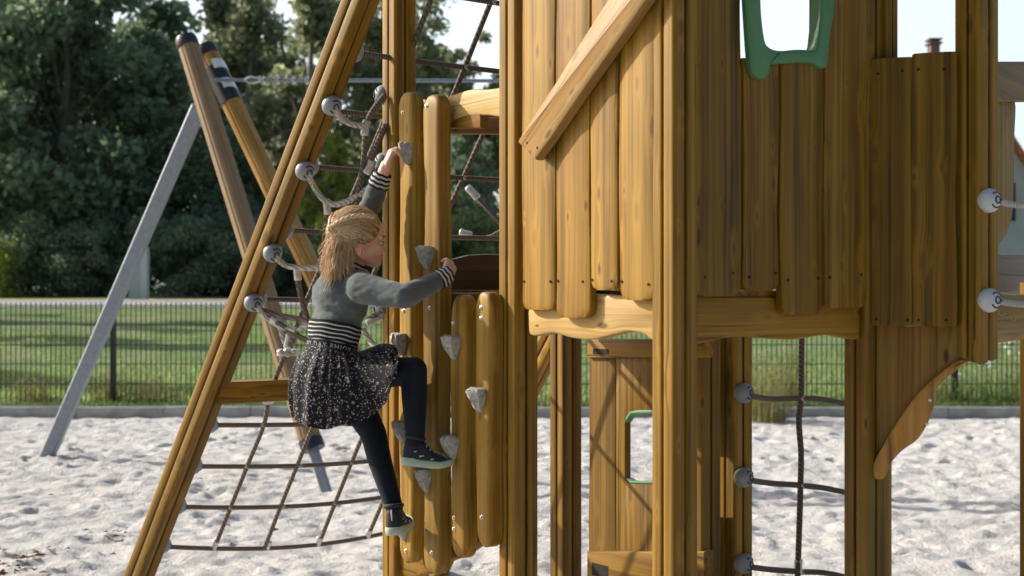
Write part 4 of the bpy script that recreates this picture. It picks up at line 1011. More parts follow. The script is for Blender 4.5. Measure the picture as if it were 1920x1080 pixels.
def weed(px, d, h, w, n, mat, label, seed, flowers=0, group=None):
    rg = np.random.default_rng(seed); base = P(px, 600, d); base.z = (0.10 if d > KY else 0.0)
    me = MB()
    for i in range(n):
        a = rg.uniform(0, 6.283); r0 = w*0.7*math.sqrt(rg.random()); r1 = r0+w*rg.uniform(-0.3, 0.9); hh = h*rg.uniform(0.15, 1.0)*(1-0.45*r0/w)
        p0 = Vector((r0*math.cos(a), r0*math.sin(a), 0)); p2 = Vector((r1*math.cos(a), r1*math.sin(a), hh)); p1 = p0.lerp(p2, 0.5)+Vector((0, 0, hh*0.12))
        pts = [p0, p0.lerp(p1, 0.5)+Vector((0, 0, hh*0.05)), p1, p2]
        tw = rg.uniform(0, 6.28); s = Vector((math.cos(tw), math.sin(tw), 0))
        wd_ = rg.uniform(0.003, 0.006)
        vs = []
        for j, q in enumerate(pts): vs += [q-s*wd_*(1-j*0.28), q+s*wd_*(1-j*0.28)]
        me.add(vs, [(0, 1, 3, 2), (2, 3, 5, 4), (4, 5, 7, 6)])
        for j in range(5):
            t_ = rg.uniform(0.4, 1.0); q = p1.lerp(p2, t_) if t_ > 0.5 else p0.lerp(p1, t_*2)
            dv = Vector(rg.normal(size=3)).normalized()*rg.uniform(0.02, 0.05); sv = dv.cross(UP).normalized()*0.008 if dv.cross(UP).length > 0 else UP*0.008
            me.add([q, q+dv*0.5+sv, q+dv, q+dv*0.5-sv], [(0, 1, 2, 3)])
    e = empty('weed_clump', base, label, 'weeds', group); WM[e.name] = Matrix.Translation(base)
    link('stems', me.mesh('stems'), mat, e, Matrix.Translation(base), smooth=0)
    if flowers:
        fb = MB()
        for k in range(8): fb.ball((0.022*math.cos(k*0.785), 0.022*math.sin(k*0.785), 0.006*(k % 2)), (0.014, 0.014, 0.010), 6, 4)
        fb.ball((0, 0, 0.004), (0.018, 0.018, 0.012), 8, 5)
        fm = fb.mesh('flower'); pm = plain('white_petals', (0.75, 0.75, 0.70), 0.8)
        for i in range(flowers):
            a = rg.uniform(0, 6.283); r = w*math.sqrt(rg.random()); c = Vector((r*math.cos(a), r*math.sin(a), h*rg.uniform(0.5, 1.02)))
            link('flower', fm, pm, e, Matrix.Translation(base+c) @ Matrix.Rotation(rg.uniform(-1, 1), 4, 'X'), smooth=0)
    return e
GW = 'weeds along the fence'
weed(1432, 15.95, 0.95, 0.34, 300, M_DRY, 'tall dry yellow-green weed leaning over the kerb beside the rope net', 1, group=GW)
weed(1478, 17.3, 0.95, 0.25, 160, M_DRY, 'thin tall seeding weed behind the fence right of the dark net post', 2, group=GW)
weed(60, 17.2, 0.42, 0.28, 160, M_DRY, 'yellowish weed at the fence foot near the left edge', 3, group=GW); weed(205, 17.2, 0.52, 0.22, 160, M_DRY, 'dry weed at the foot of the fence post', 4, group=GW)
weed(280, 17.2, 0.45, 0.3, 160, M_DRY, 'dry weed at the fence foot right of the fence post', 5, group=GW); weed(470, 17.2, 0.35, 0.3, 130, M_GR, 'green weed at the fence foot behind the leaning beam', 6, group=GW)
weed(1800, 17.2, 0.55, 0.45, 240, M_GR, 'leafy weed at the fence foot right of the curved bracket', 7, group=GW); weed(1885, 17.2, 0.85, 0.35, 240, M_GR, 'tall weed with small white flowers by the far right post', 8, 26, group=GW)
weed(1770, 17.25, 0.5, 0.3, 140, M_DRY, 'dry weed close to the curved bracket edge', 9, 5, group=GW)
# fallen leaves on the sand
rg = np.random.default_rng(9); lb = MB()
for i in range(150):
    if i < 55: x, y = P(rg.normal(25, 40), 0, 7.6).x, rg.normal(7.7, 0.25)
    elif i < 75: x, y = P(rg.normal(230, 30), 0, 8.6).x, rg.normal(8.6, 0.2)
    else: y = rg.uniform(6.5, 15.8); x = rg.uniform(-0.37, 0.37)*y
    z = float(sand_z(np.array([[x]]), np.array([[y]]))[0, 0])+0.006
    s = rg.uniform(0.012, 0.04); a = rg.uniform(0, 6.28); q = Matrix.Rotation(a, 3, 'Z') @ Matrix.Rotation(rg.normal(0, 0.5), 3, 'X')
    pts = [Vector((-s, 0, 0)), Vector((-s*0.2, -s*0.45, 0.006)), Vector((s, 0, 0)), Vector((-s*0.2, s*0.45, 0.006))]
    lb.add([Vector((x, y, z+0.006))+q @ p for p in pts], [(0, 1, 2, 3)])
tag(link('leaf_litter', lb.mesh('leaf_litter'), leafmat('dead_leaves', (0.05, 0.035, 0.025), (0.20, 0.10, 0.05), 0.1), smooth=0), 'small dead brown leaves scattered over the pale sand', 'leaves', kind='stuff')

# ------------------------------------------------------------------ the climbing girl
def PG(px, py, d): return P(px, py, d-0.13)
GF = vv.copy(); GR = Vector((0.574, -0.819, 0)); GLt = -GR
girl = empty('person', PG(640, 700, 5.2), 'child in grey jacket, dotted black skirt and navy tights climbing the grip boards', 'person')
BAS = Matrix((GF, GLt, UP)).transposed()          # columns: forward, left, up
def eul_basis(x, z):
    x = x.normalized(); y = z.cross(x).normalized(); return Matrix((x, y, x.cross(y))).transposed()
class Blob:
    def __init__(s): s.mb = MB()
    def cap(s, p0, p1, r0, r1, n=16):
        p0, p1 = Vector(p0), Vector(p1); z = (p1-p0); z = z.normalized() if z.length > 1e-6 else UP.copy()
        x = z.cross(Vector((0, 1, 0)) if abs(z.y) < 0.9 else Vector((1, 0, 0))).normalized(); y = z.cross(x); rings = []
        for i in range(6):
            a = -math.pi/2+math.pi/2*i/5; rings.append((p0+z*r0*math.sin(a), max(r0*math.cos(a), r0*0.03)))
        for i in range(6):
            a = math.pi/2*i/5; rings.append((p1+z*r1*math.sin(a), max(r1*math.cos(a), r1*0.03)))
        s.mb.loft([[c+(x*math.cos(2*math.pi*q/n)+y*math.sin(2*math.pi*q/n))*r for q in range(n)] for c, r in rings])
    def chain(s, pr):
        for (a, ra), (b_, rb_) in zip(pr, pr[1:]): s.cap(a, b_, ra, rb_)
    def ell(s, c, r, M=None): s.mb.ball(c, r, 24, 16, 0, M if M is not None else BAS)
    def done(s, name, mat, voxel, it, parent, disp=None):
        me = s.mb.mesh(name); o = bpy.data.objects.new(name, me); COL.objects.link(o)
        r = o.modifiers.new('r', 'REMESH'); r.mode = 'VOXEL'; r.voxel_size = voxel; r.use_smooth_shade = True
        sm = o.modifiers.new('s', 'SMOOTH'); sm.factor = 0.5; sm.iterations = it
        dg = bpy.context.evaluated_depsgraph_get(); dg.update()
        me2 = bpy.data.meshes.new_from_object(o.evaluated_get(dg)); bpy.data.objects.remove(o); me2.name = name; me2.materials.clear()
        if disp:
            n = len(me2.vertices); co = np.empty(n*3); me2.vertices.foreach_get('co', co); co = co.reshape(-1, 3)
            no = np.empty(n*3); me2.vertices.foreach_get('normal', no); no = no.reshape(-1, 3)
            co += no*np.array([disp(Vector(c)) for c in co])[:, None]; me2.vertices.foreach_set('co', co.ravel()); me2.update()
        return link(name, me2, mat, parent, smooth=180)

# materials
m, t, b = newmat('skin')
tc = N(t, 'ShaderNodeTexCoord'); n1 = N(t, 'ShaderNodeTexNoise', i_Scale=22.0, i_Detail=3.0); L(t, tc.outputs['Object'], n1.inputs['Vector'])
L(t, ramp(t, n1.outputs[0], [(0.35, (0.70, 0.45, 0.36)), (0.65, (0.66, 0.37, 0.29))]), b.inputs['Base Color'])
b.inputs['Roughness'].default_value = 0.5; b.inputs['Subsurface Weight'].default_value = 0.15; b.inputs['Subsurface Radius'].default_value = (0.02, 0.008, 0.004); b.inputs['Subsurface Scale'].default_value = 0.4
M_SKIN = m
M_EAR = plain('skin_flushed', (0.66, 0.32, 0.25), 0.5, 0, 0.05)
m, t, b = newmat('hair')
g = N(t, 'ShaderNodeNewGeometry'); tc = N(t, 'ShaderNodeTexCoord')
L(t, ramp(t, g.outputs['Random Per Island'], [(0.0, (0.32, 0.20, 0.10)), (0.3, (0.60, 0.42, 0.235)), (0.65, (0.78, 0.59, 0.37)), (1.0, (0.85, 0.68, 0.45))]), b.inputs['Base Color'])
b.inputs['Roughness'].default_value = 0.42; b.inputs['Anisotropic'].default_value = 0.5
tr_ = N(t, 'ShaderNodeBsdfTranslucent'); tr_.inputs[0].default_value = (0.70, 0.45, 0.20, 1); ms = N(t, 'ShaderNodeMixShader'); ms.inputs[0].default_value = 0.22
L(t, b.outputs[0], ms.inputs[1]); L(t, tr_.outputs[0], ms.inputs[2]); L(t, ms.outputs[0], t.nodes['Material Output'].inputs[0])
M_HAIR = m
M_JACK = plain('jacket_cloth', (0.088, 0.106, 0.113), 0.9, 0, 0.10, 30, bump=0.25, bscale=300, sheen=0.25, spec=0.2)
M_KBLK = plain('knit_black', (0.014, 0.016, 0.020), 0.9, 0, 0.2, 80, spec=0.2); M_KWHT = plain('knit_white', (0.44, 0.45, 0.46), 0.9, 0, 0.08, 80, spec=0.2)
M_TIGHT = plain('tights_navy', (0.007, 0.011, 0.022), 0.75, 0, 0.2, 60, bump=0.12, bscale=500, sheen=0.04, spec=0.2)
m, t, b = newmat('skirt_print')
tc = N(t, 'ShaderNodeTexCoord')
col = None
def dots(scale, thr, seed, c, base, keep):
    mp = N(t, 'ShaderNodeMapping'); mp.inputs['Location'].default_value = (seed, seed*0.7, seed*1.3); L(t, tc.outputs['Object'], mp.inputs[0])
    nz = N(t, 'ShaderNodeTexNoise', i_Scale=scale*0.7, i_Detail=1.0); L(t, mp.outputs[0], nz.inputs['Vector'])
    ad = N(t, 'ShaderNodeMix', data_type='VECTOR'); ad.inputs[0].default_value = 0.006; L(t, mp.outputs[0], ad.inputs[4]); L(t, nz.outputs['Color'], ad.inputs[5])
    v = N(t, 'ShaderNodeTexVoronoi', i_Scale=scale); L(t, ad.outputs[1], v.inputs['Vector'])
    s_ = N(t, 'ShaderNodeSeparateColor'); L(t, v.outputs['Color'], s_.inputs[0])
    msk = math_(t, 'MULTIPLY', math_(t, 'LESS_THAN', v.outputs['Distance'], thr), math_(t, 'GREATER_THAN', s_.outputs[1], keep))
    cc = ramp(t, s_.outputs[0], [(0, c[0]), (1, c[1])])
    return mix(t, msk, base, cc)
col = dots(105, 0.30, 3.1, ((0.36, 0.32, 0.30), (0.22, 0.17, 0.19)), (0.006, 0.007, 0.011), 0.48)
col = dots(165, 0.29, 8.7, ((0.44, 0.41, 0.37), (0.30, 0.27, 0.26)), col, 0.64)
col = dots(42, 0.24, 5.2, ((0.40, 0.27, 0.28), (0.20, 0.20, 0.34)), col, 0.62)
L(t, col, b.inputs['Base Color']); b.inputs['Roughness'].default_value = 0.8; b.inputs['Specular IOR Level'].default_value = 0.25
M_SKIRT = m
M_SHOE = plain('shoe_mesh', (0.012, 0.016, 0.026), 0.7, 0, 0.4, 90, bump=0.3, bscale=400); M_SOLE = plain('shoe_sole', (0.36, 0.46, 0.37), 0.6, 0, 0.08, 40); M_LACE = plain('lace', (0.45, 0.62, 0.42), 0.7, 0, 0.1)
M_SHOEB = plain('shoe_toe', (0.03, 0.055, 0.13), 0.5, 0, 0.2, 60); M_SILV = plain('shoe_print', (0.5, 0.48, 0.46), 0.5, 0, 0.1)
M_EYE = plain('eye_white', (0.65, 0.62, 0.6), 0.25, 0, 0.03); M_IRIS = plain('iris', (0.03, 0.035, 0.045), 0.2, 0, 0.1); M_BROW = plain('brow', (0.22, 0.13, 0.07), 0.8); M_LIP = plain('lips', (0.50, 0.20, 0.17), 0.45, 0, 0.05)

# head frame
HY = R(22); HX = Vector((math.cos(HY), math.sin(HY), 0)); HL = Vector((-math.sin(HY), math.cos(HY), 0))
nod = R(3); HZ = (UP*math.cos(nod)+HX*math.sin(nod)).normalized(); HXn = HL.cross(HZ).normalized()
HC = PG(674, 450, 5.2); HB = Matrix((HXn, HL, HZ)).transposed()
def H(x, y, z): return HC+HB @ Vector((x, y, z))
# joints
Rsh, Rel, Rwr = PG(680, 540, 5.09), PG(757, 556, 4.985), PG(838, 514, 5.10)
Lsh, Lel, Lwr = PG(652, 512, 5.31), PG(684, 412, 5.35), PG(724, 310, 5.29)
Rhip, Rkn, Rca, Ran = PG(650, 706, 5.13), PG(776, 694, 5.08), PG(777, 745, 5.075), PG(779, 830, 5.07)
Lhip, Lkn, Lca, Lan = PG(640, 708, 5.27), PG(700, 812, 5.24), PG(711, 860, 5.215), PG(739, 952, 5.175)
body = Blob()
body.ell(H(-0.012, 0, 0.022), (0.093, 0.076, 0.086), HB); body.ell(H(0.030, 0, -0.028), (0.056, 0.055, 0.060), HB)
body.ell(H(0.052, 0, 0.035), (0.034, 0.055, 0.045), HB)
body.cap(H(0.064, 0, -0.076), H(0.055, 0, -0.070), 0.019, 0.024)
for s in (-1, 1):
    body.cap(H(-0.008, s*0.050, -0.050), H(0.056, s*0.014, -0.078), 0.019, 0.016); body.ell(H(0.048, s*0.030, -0.034), (0.033, 0.026, 0.028), HB)
    body.cap(H(0.076, s*0.018, 0.012), H(0.066, s*0.042, 0.010), 0.009, 0.009)
body.cap(H(0.080, 0, 0.000), H(0.0965, 0, -0.0275), 0.0065, 0.0092); 
for s in (-1, 1): body.ell(H(0.091, s*0.008, -0.030), (0.007, 0.006, 0.006), HB)
body.cap(H(0.0835, 0, -0.0485), H(0.076, 0, -0.0485), 0.0085, 0.012); body.cap(H(0.081, 0, -0.0595), H(0.074, 0, -0.060), 0.0075, 0.012)
body.cap(H(-0.022, 0, -0.055), PG(655, 520, 5.2), 0.043, 0.047)
body.ell(PG(643, 562, 5.2), (0.07, 0.10, 0.11)); body.ell(PG(630, 625, 5.21), (0.07, 0.09, 0.11)); body.ell(PG(634, 690, 5.21), (0.075, 0.10, 0.08))
body.chain([(Rsh, 0.036), (Rel, 0.026), (Rwr, 0.021)]); body.chain([(Lsh, 0.036), (Lel, 0.026), (Lwr, 0.021)])
body.chain([(Rhip, 0.052), (Rkn, 0.034), (Rca, 0.033), (Ran, 0.024)]); body.chain([(Lhip, 0.054), (Lkn, 0.035), (Lca, 0.032), (Lan, 0.024)])
def hand(W, d, nb, thumb, bends, k=1.0):
    d = d.normalized(); nb = (nb-d*nb.dot(d)).normalized(); side = d.cross(nb).normalized()*thumb   # thumb side
    Lp = 0.054*k
    for i in range(4):
        off = (1.5-i)*0.0150*k                                   # index next to the thumb
        base = W+d*(Lp+(0.002, 0.005, 0.002, -0.004)[i])+side*off
        body.cap(W+d*0.004+side*off*0.75, base, 0.0125*k, 0.0088*k)
        L_ = (0.043, 0.048, 0.045, 0.036)[i]*k; p = base; ang = 0; r0 = 0.0079*k
        for j, (fr, bd) in enumerate(zip((0.46, 0.31, 0.25), bends[i])):
            ang += R(bd); q = p+(d*math.cos(ang)-nb*math.sin(ang)+side*off*1.2)*L_*fr
            body.cap(p, q, r0, r0*0.9); p = q; r0 *= 0.9
    b0 = W+d*0.012*k+side*0.018*k; p1 = b0+(d*0.75+side*0.55-nb*0.35).normalized()*0.030*k; p2 = p1+(d*0.9+side*0.12-nb*0.5).normalized()*0.024*k
    body.cap(b0, p1, 0.0115*k, 0.0092*k); body.cap(p1, p2, 0.0092*k, 0.0072*k)
# left hand over the grip on the first board, right hand round the edge of the second board
hand(Lwr, PG(738, 274, 5.29)-Lwr, -vv*0.75+UP*0.35-GR*0.2, -1, ((42, 52, 40), (45, 55, 40), (48, 56, 42), (50, 58, 42)), 0.98)
hand(Rwr, P(852, 482, 5.045)-Rwr, GR*0.9+Vector((0.25, 0, 0.1)), 1, ((22, 45, 40), (24, 48, 40), (26, 50, 40), (30, 50, 42)), 0.98)
bo = body.done('body', M_SKIN, 0.0028, 4, girl)
for s in (-1, 1):
    e = Blob(); e.ell(H(-0.020, s*0.072, -0.040), (0.0145, 0.007, 0.0235), HB @ Matrix.Rotation(R(-14), 3, 'Y') @ Matrix.Rotation(R(18*s), 3, 'Z')); e.cap(H(-0.014, s*0.070, -0.058), H(-0.011, s*0.070, -0.060), 0.008, 0.007)
    o = e.done('ear', M_EAR, 0.0025, 2, girl)
    rim = MB(); pts = [H(-0.020+0.0140*math.cos(a)*math.cos(R(-14))-0.026*math.sin(a)*math.sin(R(-14))*-1*0.2, s*(0.0795+0.003*math.cos(a)), -0.040+0.0225*math.sin(a)) for a in np.linspace(-1.2, 3.6, 14)]
    rim.tube(pts, 0.0024, 6); link('ear_rim', rim.mesh('ear_rim'), M_EAR, o, smooth=180)
    e = MB(); e.ball(H(0.0712, s*0.031, -0.008), (0.0095, 0.0115, 0.0055), 12, 8, 0, HB); link('eye', e.mesh('eye'), M_EYE, girl, smooth=180)
    e = MB(); e.ball(H(0.0775, s*0.0325, -0.008), (0.0042, 0.0066, 0.0056), 10, 6, 0, HB); link('iris', e.mesh('iris'), M_IRIS, girl, smooth=180)
    e = MB(); e.tube([H(0.0835, s*0.019, -0.003), H(0.0825, s*0.031, -0.001), H(0.0745, s*0.044, -0.004)], [0.0018, 0.0024, 0.0012], 6); link('eyelash', e.mesh('eyelash'), M_IRIS, girl, smooth=180)
    e = MB(); e.tube([H(0.0855, s*0.014, 0.013), H(0.0835, s*0.030, 0.019), H(0.071, s*0.047, 0.015)], [0.0022, 0.0026, 0.001], 6); link('eyebrow', e.mesh('eyebrow'), M_BROW, girl, smooth=180)
e = MB()
for z, w in ((-0.0500, 0.016), (-0.0585, 0.014)): e.tube([H(0.078, -w, z-0.003), H(0.0872, -w*0.5, z), H(0.0898, 0, z), H(0.0872, w*0.5, z), H(0.078, w, z-0.003)], [0.0012, 0.0026, 0.0028, 0.0026, 0.0012], 6)
link('lips', e.mesh('lips'), M_LIP, girl, smooth=180)

# jacket
def wrinkle(c):
    a = mnoise.noise(Vector((c.x*16, c.y*16, c.z*42)))*0.0042+mnoise.noise(Vector((c.x*38+7, c.y*38, c.z*70)))*0.0018
    return a
jk = Blob()
jk.ell(PG(643, 562, 5.2), (0.083, 0.118, 0.112)); jk.ell(PG(631, 606, 5.21), (0.083, 0.112, 0.085)); jk.cap(Rsh, Lsh, 0.054, 0.054); jk.cap(PG(655, 520, 5.2), PG(650, 545, 5.2), 0.060, 0.085)
jk.ell(PG(628, 555, 5.2), (0.075, 0.11, 0.09))
jk.chain([(Rsh, 0.058), (Rsh.lerp(Rel, 0.55), 0.047), (Rel, 0.043), (Rel.lerp(PG(826, 524, 5.085), 0.5), 0.039), (PG(824, 525, 5.083), 0.032)])
jk.chain([(Lsh, 0.055), (Lel, 0.043), (PG(710, 346, 5.325), 0.037)])
jk.done('jacket', M_JACK, 0.0045, 5, girl, wrinkle)
def band(name, centers, radii, cols, mats, basis, tilt=0.0, parent=girl, n=48, puff=0.0):
    """striped knitted tube: len(cols) stripes between the first and last ring"""
    mb = MB(); k = len(cols); rings = []
    c0, c1 = centers; (a0, b0), (a1, b1) = radii
    for i in range(k+1):
        for e_ in ((0.0, 1.0) if 0 < i < k else (0.0,)):
            f = i/k; c = c0.lerp(c1, f); a = a0+(a1-a0)*f; b_ = b0+(b1-b0)*f; pf = puff*math.sin(math.pi*f)
            rings.append([c+basis @ Vector(((a+pf)*math.cos(q), (b_+pf)*math.sin(q), tilt*math.cos(q)+0.0012*math.sin(7*q+f*3))) for q in np.linspace(0, 2*math.pi, n+1)[:-1]])
    j = 0; out = []
    # rings come in pairs at stripe borders, so every stripe keeps a crisp edge
    idx = [0]+[x for x in range(1, len(rings))]
    r_ = 0
    for i in range(k):
        a_ = rings[0] if i == 0 else rings[2*i]
        b_ = rings[2*i+1] if i < k-1 else rings[-1]
        mb.loft([a_, b_], cols[i], caps=False)
    o = link(name, mb.mesh(name), mats, parent, smooth=180); return o
KM = [M_KBLK, M_KWHT]
band('hem_band', (PG(629, 607, 5.205), PG(623, 648, 5.21)), ((0.087, 0.113), (0.077, 0.102)), [0, 0, 1, 0, 0, 1, 0, 0, 1, 0, 0, 1, 0, 0, 1, 0], KM, BAS, -0.020, puff=0.004)
def axis_basis(d):
    d = d.normalized(); x = d.cross(UP).normalized(); return Matrix((x, d.cross(x), d)).transposed()
dR = PG(846, 510, 5.105)-PG(820, 527, 5.08); dL = Lwr-Lel
band('cuff', (PG(821, 527, 5.081), PG(843, 512, 5.10)), ((0.0345, 0.0345), (0.0295, 0.0295)), [0, 1, 0, 1, 0, 1, 0], KM, axis_basis(dR), puff=0.002)
band('cuff', (PG(708, 350, 5.326), PG(719, 324, 5.308)), ((0.0385, 0.0385), (0.031, 0.031)), [0, 1, 0, 1, 0, 1, 0], KM, axis_basis(dL), puff=0.002)
cb = Matrix.Rotation(R(16), 3, GR) if False else Matrix.Identity(3)
band('collar', (PG(660, 519, 5.195), PG(663, 497, 5.195)), ((0.068, 0.066), (0.055, 0.054)), [0, 0, 0, 1, 0], KM, BAS, -0.022)
# tights
tg = Blob()
tg.chain([(Rhip, 0.062), (Rhip.lerp(Rkn, 0.55), 0.055), (Rkn, 0.047), (Rca, 0.0455), (Rca.lerp(Ran, 0.55), 0.038), (Ran, 0.032)])
tg.chain([(Lhip, 0.074), (Lhip.lerp(Lkn, 0.6), 0.058), (Lkn, 0.047), (Lca, 0.0435), (Lca.lerp(Lan, 0.55), 0.037), (Lan, 0.032)])
tg.ell(PG(634, 690, 5.21), (0.085, 0.108, 0.09))
tg.done('tights', M_TIGHT, 0.0045, 5, girl)
# skirt
WC = PG(623, 652, 5.21); hem = [(0, PG(738, 676, 5.20)), (25, PG(722, 722, 5.35)), (60, PG(680, 788, 5.43)), (100, PG(622, 800, 5.42)), (140, PG(566, 790, 5.32)), (180, PG(550, 784, 5.20)), (205, PG(572, 799, 5.10)), (232, PG(612, 804, 5.04)), (262, PG(660, 794, 5.01)), (288, PG(712, 768, 4.99)), (312, PG(736, 714, 4.985)), (337, PG(741, 664, 5.07))]
def hem_at(q):
    q %= 360; k = len(hem); i = max(j for j in range(k) if hem[j][0] <= q)
    g = lambda j: (hem[j % k][0]+360*(j//k), hem[j % k][1]); t_ = (q-g(i)[0])/(g(i+1)[0]-g(i)[0])
    p0, p1, p2, p3 = g(i-1)[1], g(i)[1], g(i+1)[1], g(i+2)[1]
    return 0.5*((2*p1)+(p2-p0)*t_+(2*p0-5*p1+4*p2-p3)*t_*t_+(3*p1-p0-3*p2+p3)*t_**3)
mb = MB(); rings = []; nq = 240; hc = sum((h for _, h in hem), Vector())/len(hem)
for i in range(23):
    t_ = i/22; ring = []
    for q in range(nq):
        th = 360*q/nq; a = R(th); w = WC+BAS @ Vector((0.080*math.cos(a), 0.104*math.sin(a), -0.020*math.cos(a)))
        h = hem_at(th); out = (BAS @ Vector((math.cos(a), math.sin(a), 0)))
        fold = math.sin(13*a+2.6*math.sin(2.0*a+0.7)+1.2*t_)*0.55+math.sin(23*a+3*math.sin(3*a)+1)*0.3+1.3*mnoise.noise(Vector((math.cos(a)*3.5, math.sin(a)*3.5, t_*1.3)))
        top = max(0, math.cos(R(th-345)))**6
        p = w.lerp(h, t_)+out*(0.040*math.sin(math.pi*t_**0.8)*(1-0.3*top)+fold*(0.003+0.0095*t_)*min(1, t_*6+0.25))+UP*(0.035*top*math.sin(math.pi*t_)+0.004*math.sin(9*a)*t_)
        nq_ = ((th-312+180) % 360)-180; p = p+GR*(0.068*math.exp(-(nq_/34)**2)*math.sin(math.pi*t_**0.85))
        ring.append(p)
    rings.append(ring)
mb.loft(rings, caps=False)
for i in (0.99, 0.96): pass
mb.loft([rings[-1], [p.lerp(hc, 0.03)+UP*0.006 for p in rings[-1]], [p.lerp(hc, 0.06)+UP*0.03 for p in rings[-1]]], caps=False)
link('skirt', mb.mesh('skirt'), M_SKIRT, girl, smooth=180)
wb = band('waistband', (PG(623.5, 644, 5.21), PG(622.5, 661, 5.21)), ((0.0825, 0.1075), (0.083, 0.108)), [0, 0, 0], KM, BAS, -0.020, puff=0.001)
cu = bpy.data.curves.new('txt', 'FONT'); cu.body = 'EVERY DAY ENJOY EVERY DAY ENJOY'; cu.size = 0.025; cu.extrude = 0.0; cu.space_character = 1.25; cu.resolution_u = 2
to = bpy.data.objects.new('txt', cu); COL.objects.link(to)
dg = bpy.context.evaluated_depsgraph_get(); dg.update(); tm = bpy.data.meshes.new_from_object(to.evaluated_get(dg)); bpy.data.objects.remove(to)
bm = bmesh.new(); bm.from_mesh(tm); bmesh.ops.triangulate(bm, faces=bm.faces); bmesh.ops.subdivide_edges(bm, edges=[e for e in bm.edges if e.calc_length() > 0.006], cuts=1)
xs = [v_.co.x for v_ in bm.verts]; xmid = (min(xs)+max(xs))/2
wc2 = PG(623, 652.5, 5.21)
# start so that "DAY" of the first half faces the camera
for v_ in bm.verts:
    a = R(-83)+(v_.co.x-0.245)/0.098; zz = v_.co.y-0.009
    p = wc2+BAS @ Vector((0.0855*math.cos(a), 0.1105*math.sin(a), -0.020*math.cos(a)+zz)); v_.co = p
tm2 = bpy.data.meshes.new('lettering'); bm.to_mesh(tm2); bm.free(); tm2.materials.clear()
link('lettering', tm2, M_KWHT, wb, smooth=0)
# shoes
def shoe(org, x, z, roll=0.0):
    bs = eul_basis(x, z) @ Matrix.Rotation(roll, 3, 'X'); M = bs.to_4x4() @ Matrix.Diagonal((0.90, 0.98, 1.14, 1)); M.translation = org
    sec = [(-0.002, .017, .050), (0.004, .024, .074), (0.015, .0285, .088), (0.04, .031, .088), (0.065, .0325, .082), (0.09, .0345, .068), (0.115, .037, .050), (0.14, .0385, .043), (0.16, .037, .037), (0.18, .031, .031), (0.194, .021, .026), (0.201, .009, .021)]
    mb = MB(); rings = []
    for xx, w, h in sec:
        ring = []
        for q in range(17):
            a = math.pi*q/16; ca, sa = math.cos(a), math.sin(a)
            ring.append((xx, w*(abs(ca)**0.75)*(1 if ca >= 0 else -1), 0.014+(h-0.014)*sa**0.72+0.012*max(0, (xx-0.14)/0.06)**2))
        rings.append(ring)
    mb.loft(rings[::-1]); me = mb.mesh('shoe')
    for p_ in me.polygons:
        if p_.center.x > 0.158: p_.material_index = 1
    so_ = link('shoe', me, [M_SHOE, M_SHOEB], girl, M, smooth=60)
    sb = MB(); rr = []
    lv = ((0.0, 0.93), (0.003, 0.99), (0.010, 1.03), (0.017, 1.02), (0.020, 0.97))
    ol = [(xx, w+0.0035) for xx, w, h in sec]; ol = [(-0.007, 0.012)]+[(xx, w) for xx, w in ol]+[(0.206, 0.006)]
    loop = [(xx, w) for xx, w in ol]+[(xx, -w) for xx, w in ol[::-1]]
    for zz, k in lv:
        rr.append([(0.1+(xx-0.1)*(1+(k-1)*0.4), yy*k, zz*(1.25 if xx < 0.05 else 1.0)+0.018*max(0, (xx-0.12)/0.08)**2) for xx, yy in loop])
    sb.loft(rr); link('sole', sb.mesh('sole'), M_SOLE, so_, M, smooth=50)
    lb = MB(); n_ = 5
    for i in range(n_):
        x0 = 0.085+0.015*i; h0 = float(np.interp(x0, [s_[0] for s_ in sec], [s_[2] for s_ in sec])); w0 = 0.021
        x1 = x0+0.012; h1 = float(np.interp(x1, [s_[0] for s_ in sec], [s_[2] for s_ in sec]))
        lb.tube([(x0, -w0-0.004, h0-0.008), (x0+0.004, -w0*0.4, h0+0.002), (x1, w0*0.6, h1+0.002), (x1, w0, h1-0.006)], 0.0020, 5)
        lb.tube([(x1, -w0-0.003, h1-0.010), (x1-0.003, -w0*0.3, h1+0.003), (x0, w0*0.6, h0+0.002), (x0, w0, h0-0.006)], 0.0020, 5)
    link('laces', lb.mesh('laces'), M_LACE, so_, M, smooth=180)
    cl = MB(); pts = [(0.040+0.036*math.cos(a), 0.0315*math.sin(a), 0.087-0.003*math.cos(a)) for a in np.linspace(0, 6.283, 25)]
    cl.tube(pts, 0.0065, 8); link('collar', cl.mesh('collar'), M_SHOE, so_, M, smooth=180)
    pr = MB()
    for x0, z0, w_, h_ in ((0.070, 0.034, 0.018, 0.009), (0.112, 0.028, 0.012, 0.008), (0.045, 0.046, 0.012, 0.007)):
        yy = -float(np.interp(x0, [s_[0] for s_ in sec], [s_[1] for s_ in sec]))-0.0008
        pr.tube([(x0-w_/2, yy, z0-h_*0.2), (x0+w_/2, yy+0.0006, z0+h_*0.2)], [h_*0.35, h_*0.22], 6)
    link('side_stripe', pr.mesh('side_stripe'), M_SILV, so_, M, smooth=180)
    pl = MB(); pl.tube([(-0.004, 0.0, 0.046), (0.002, 0.0, 0.080)], 0.0028, 5); link('heel_loop', pl.mesh('heel_loop'), M_SILV, so_, M, smooth=180)
shoe(P(754, 872, 4.93), Vector((0.95, 0.08, -0.10)).normalized(), UP+Vector((0.10, 0, 0)), R(-4))
shoe(P(738, 1004, 4.985), Vector((0.16, 0.98, 0.0)), UP+Vector((0.05, 0, 0)), R(-8))
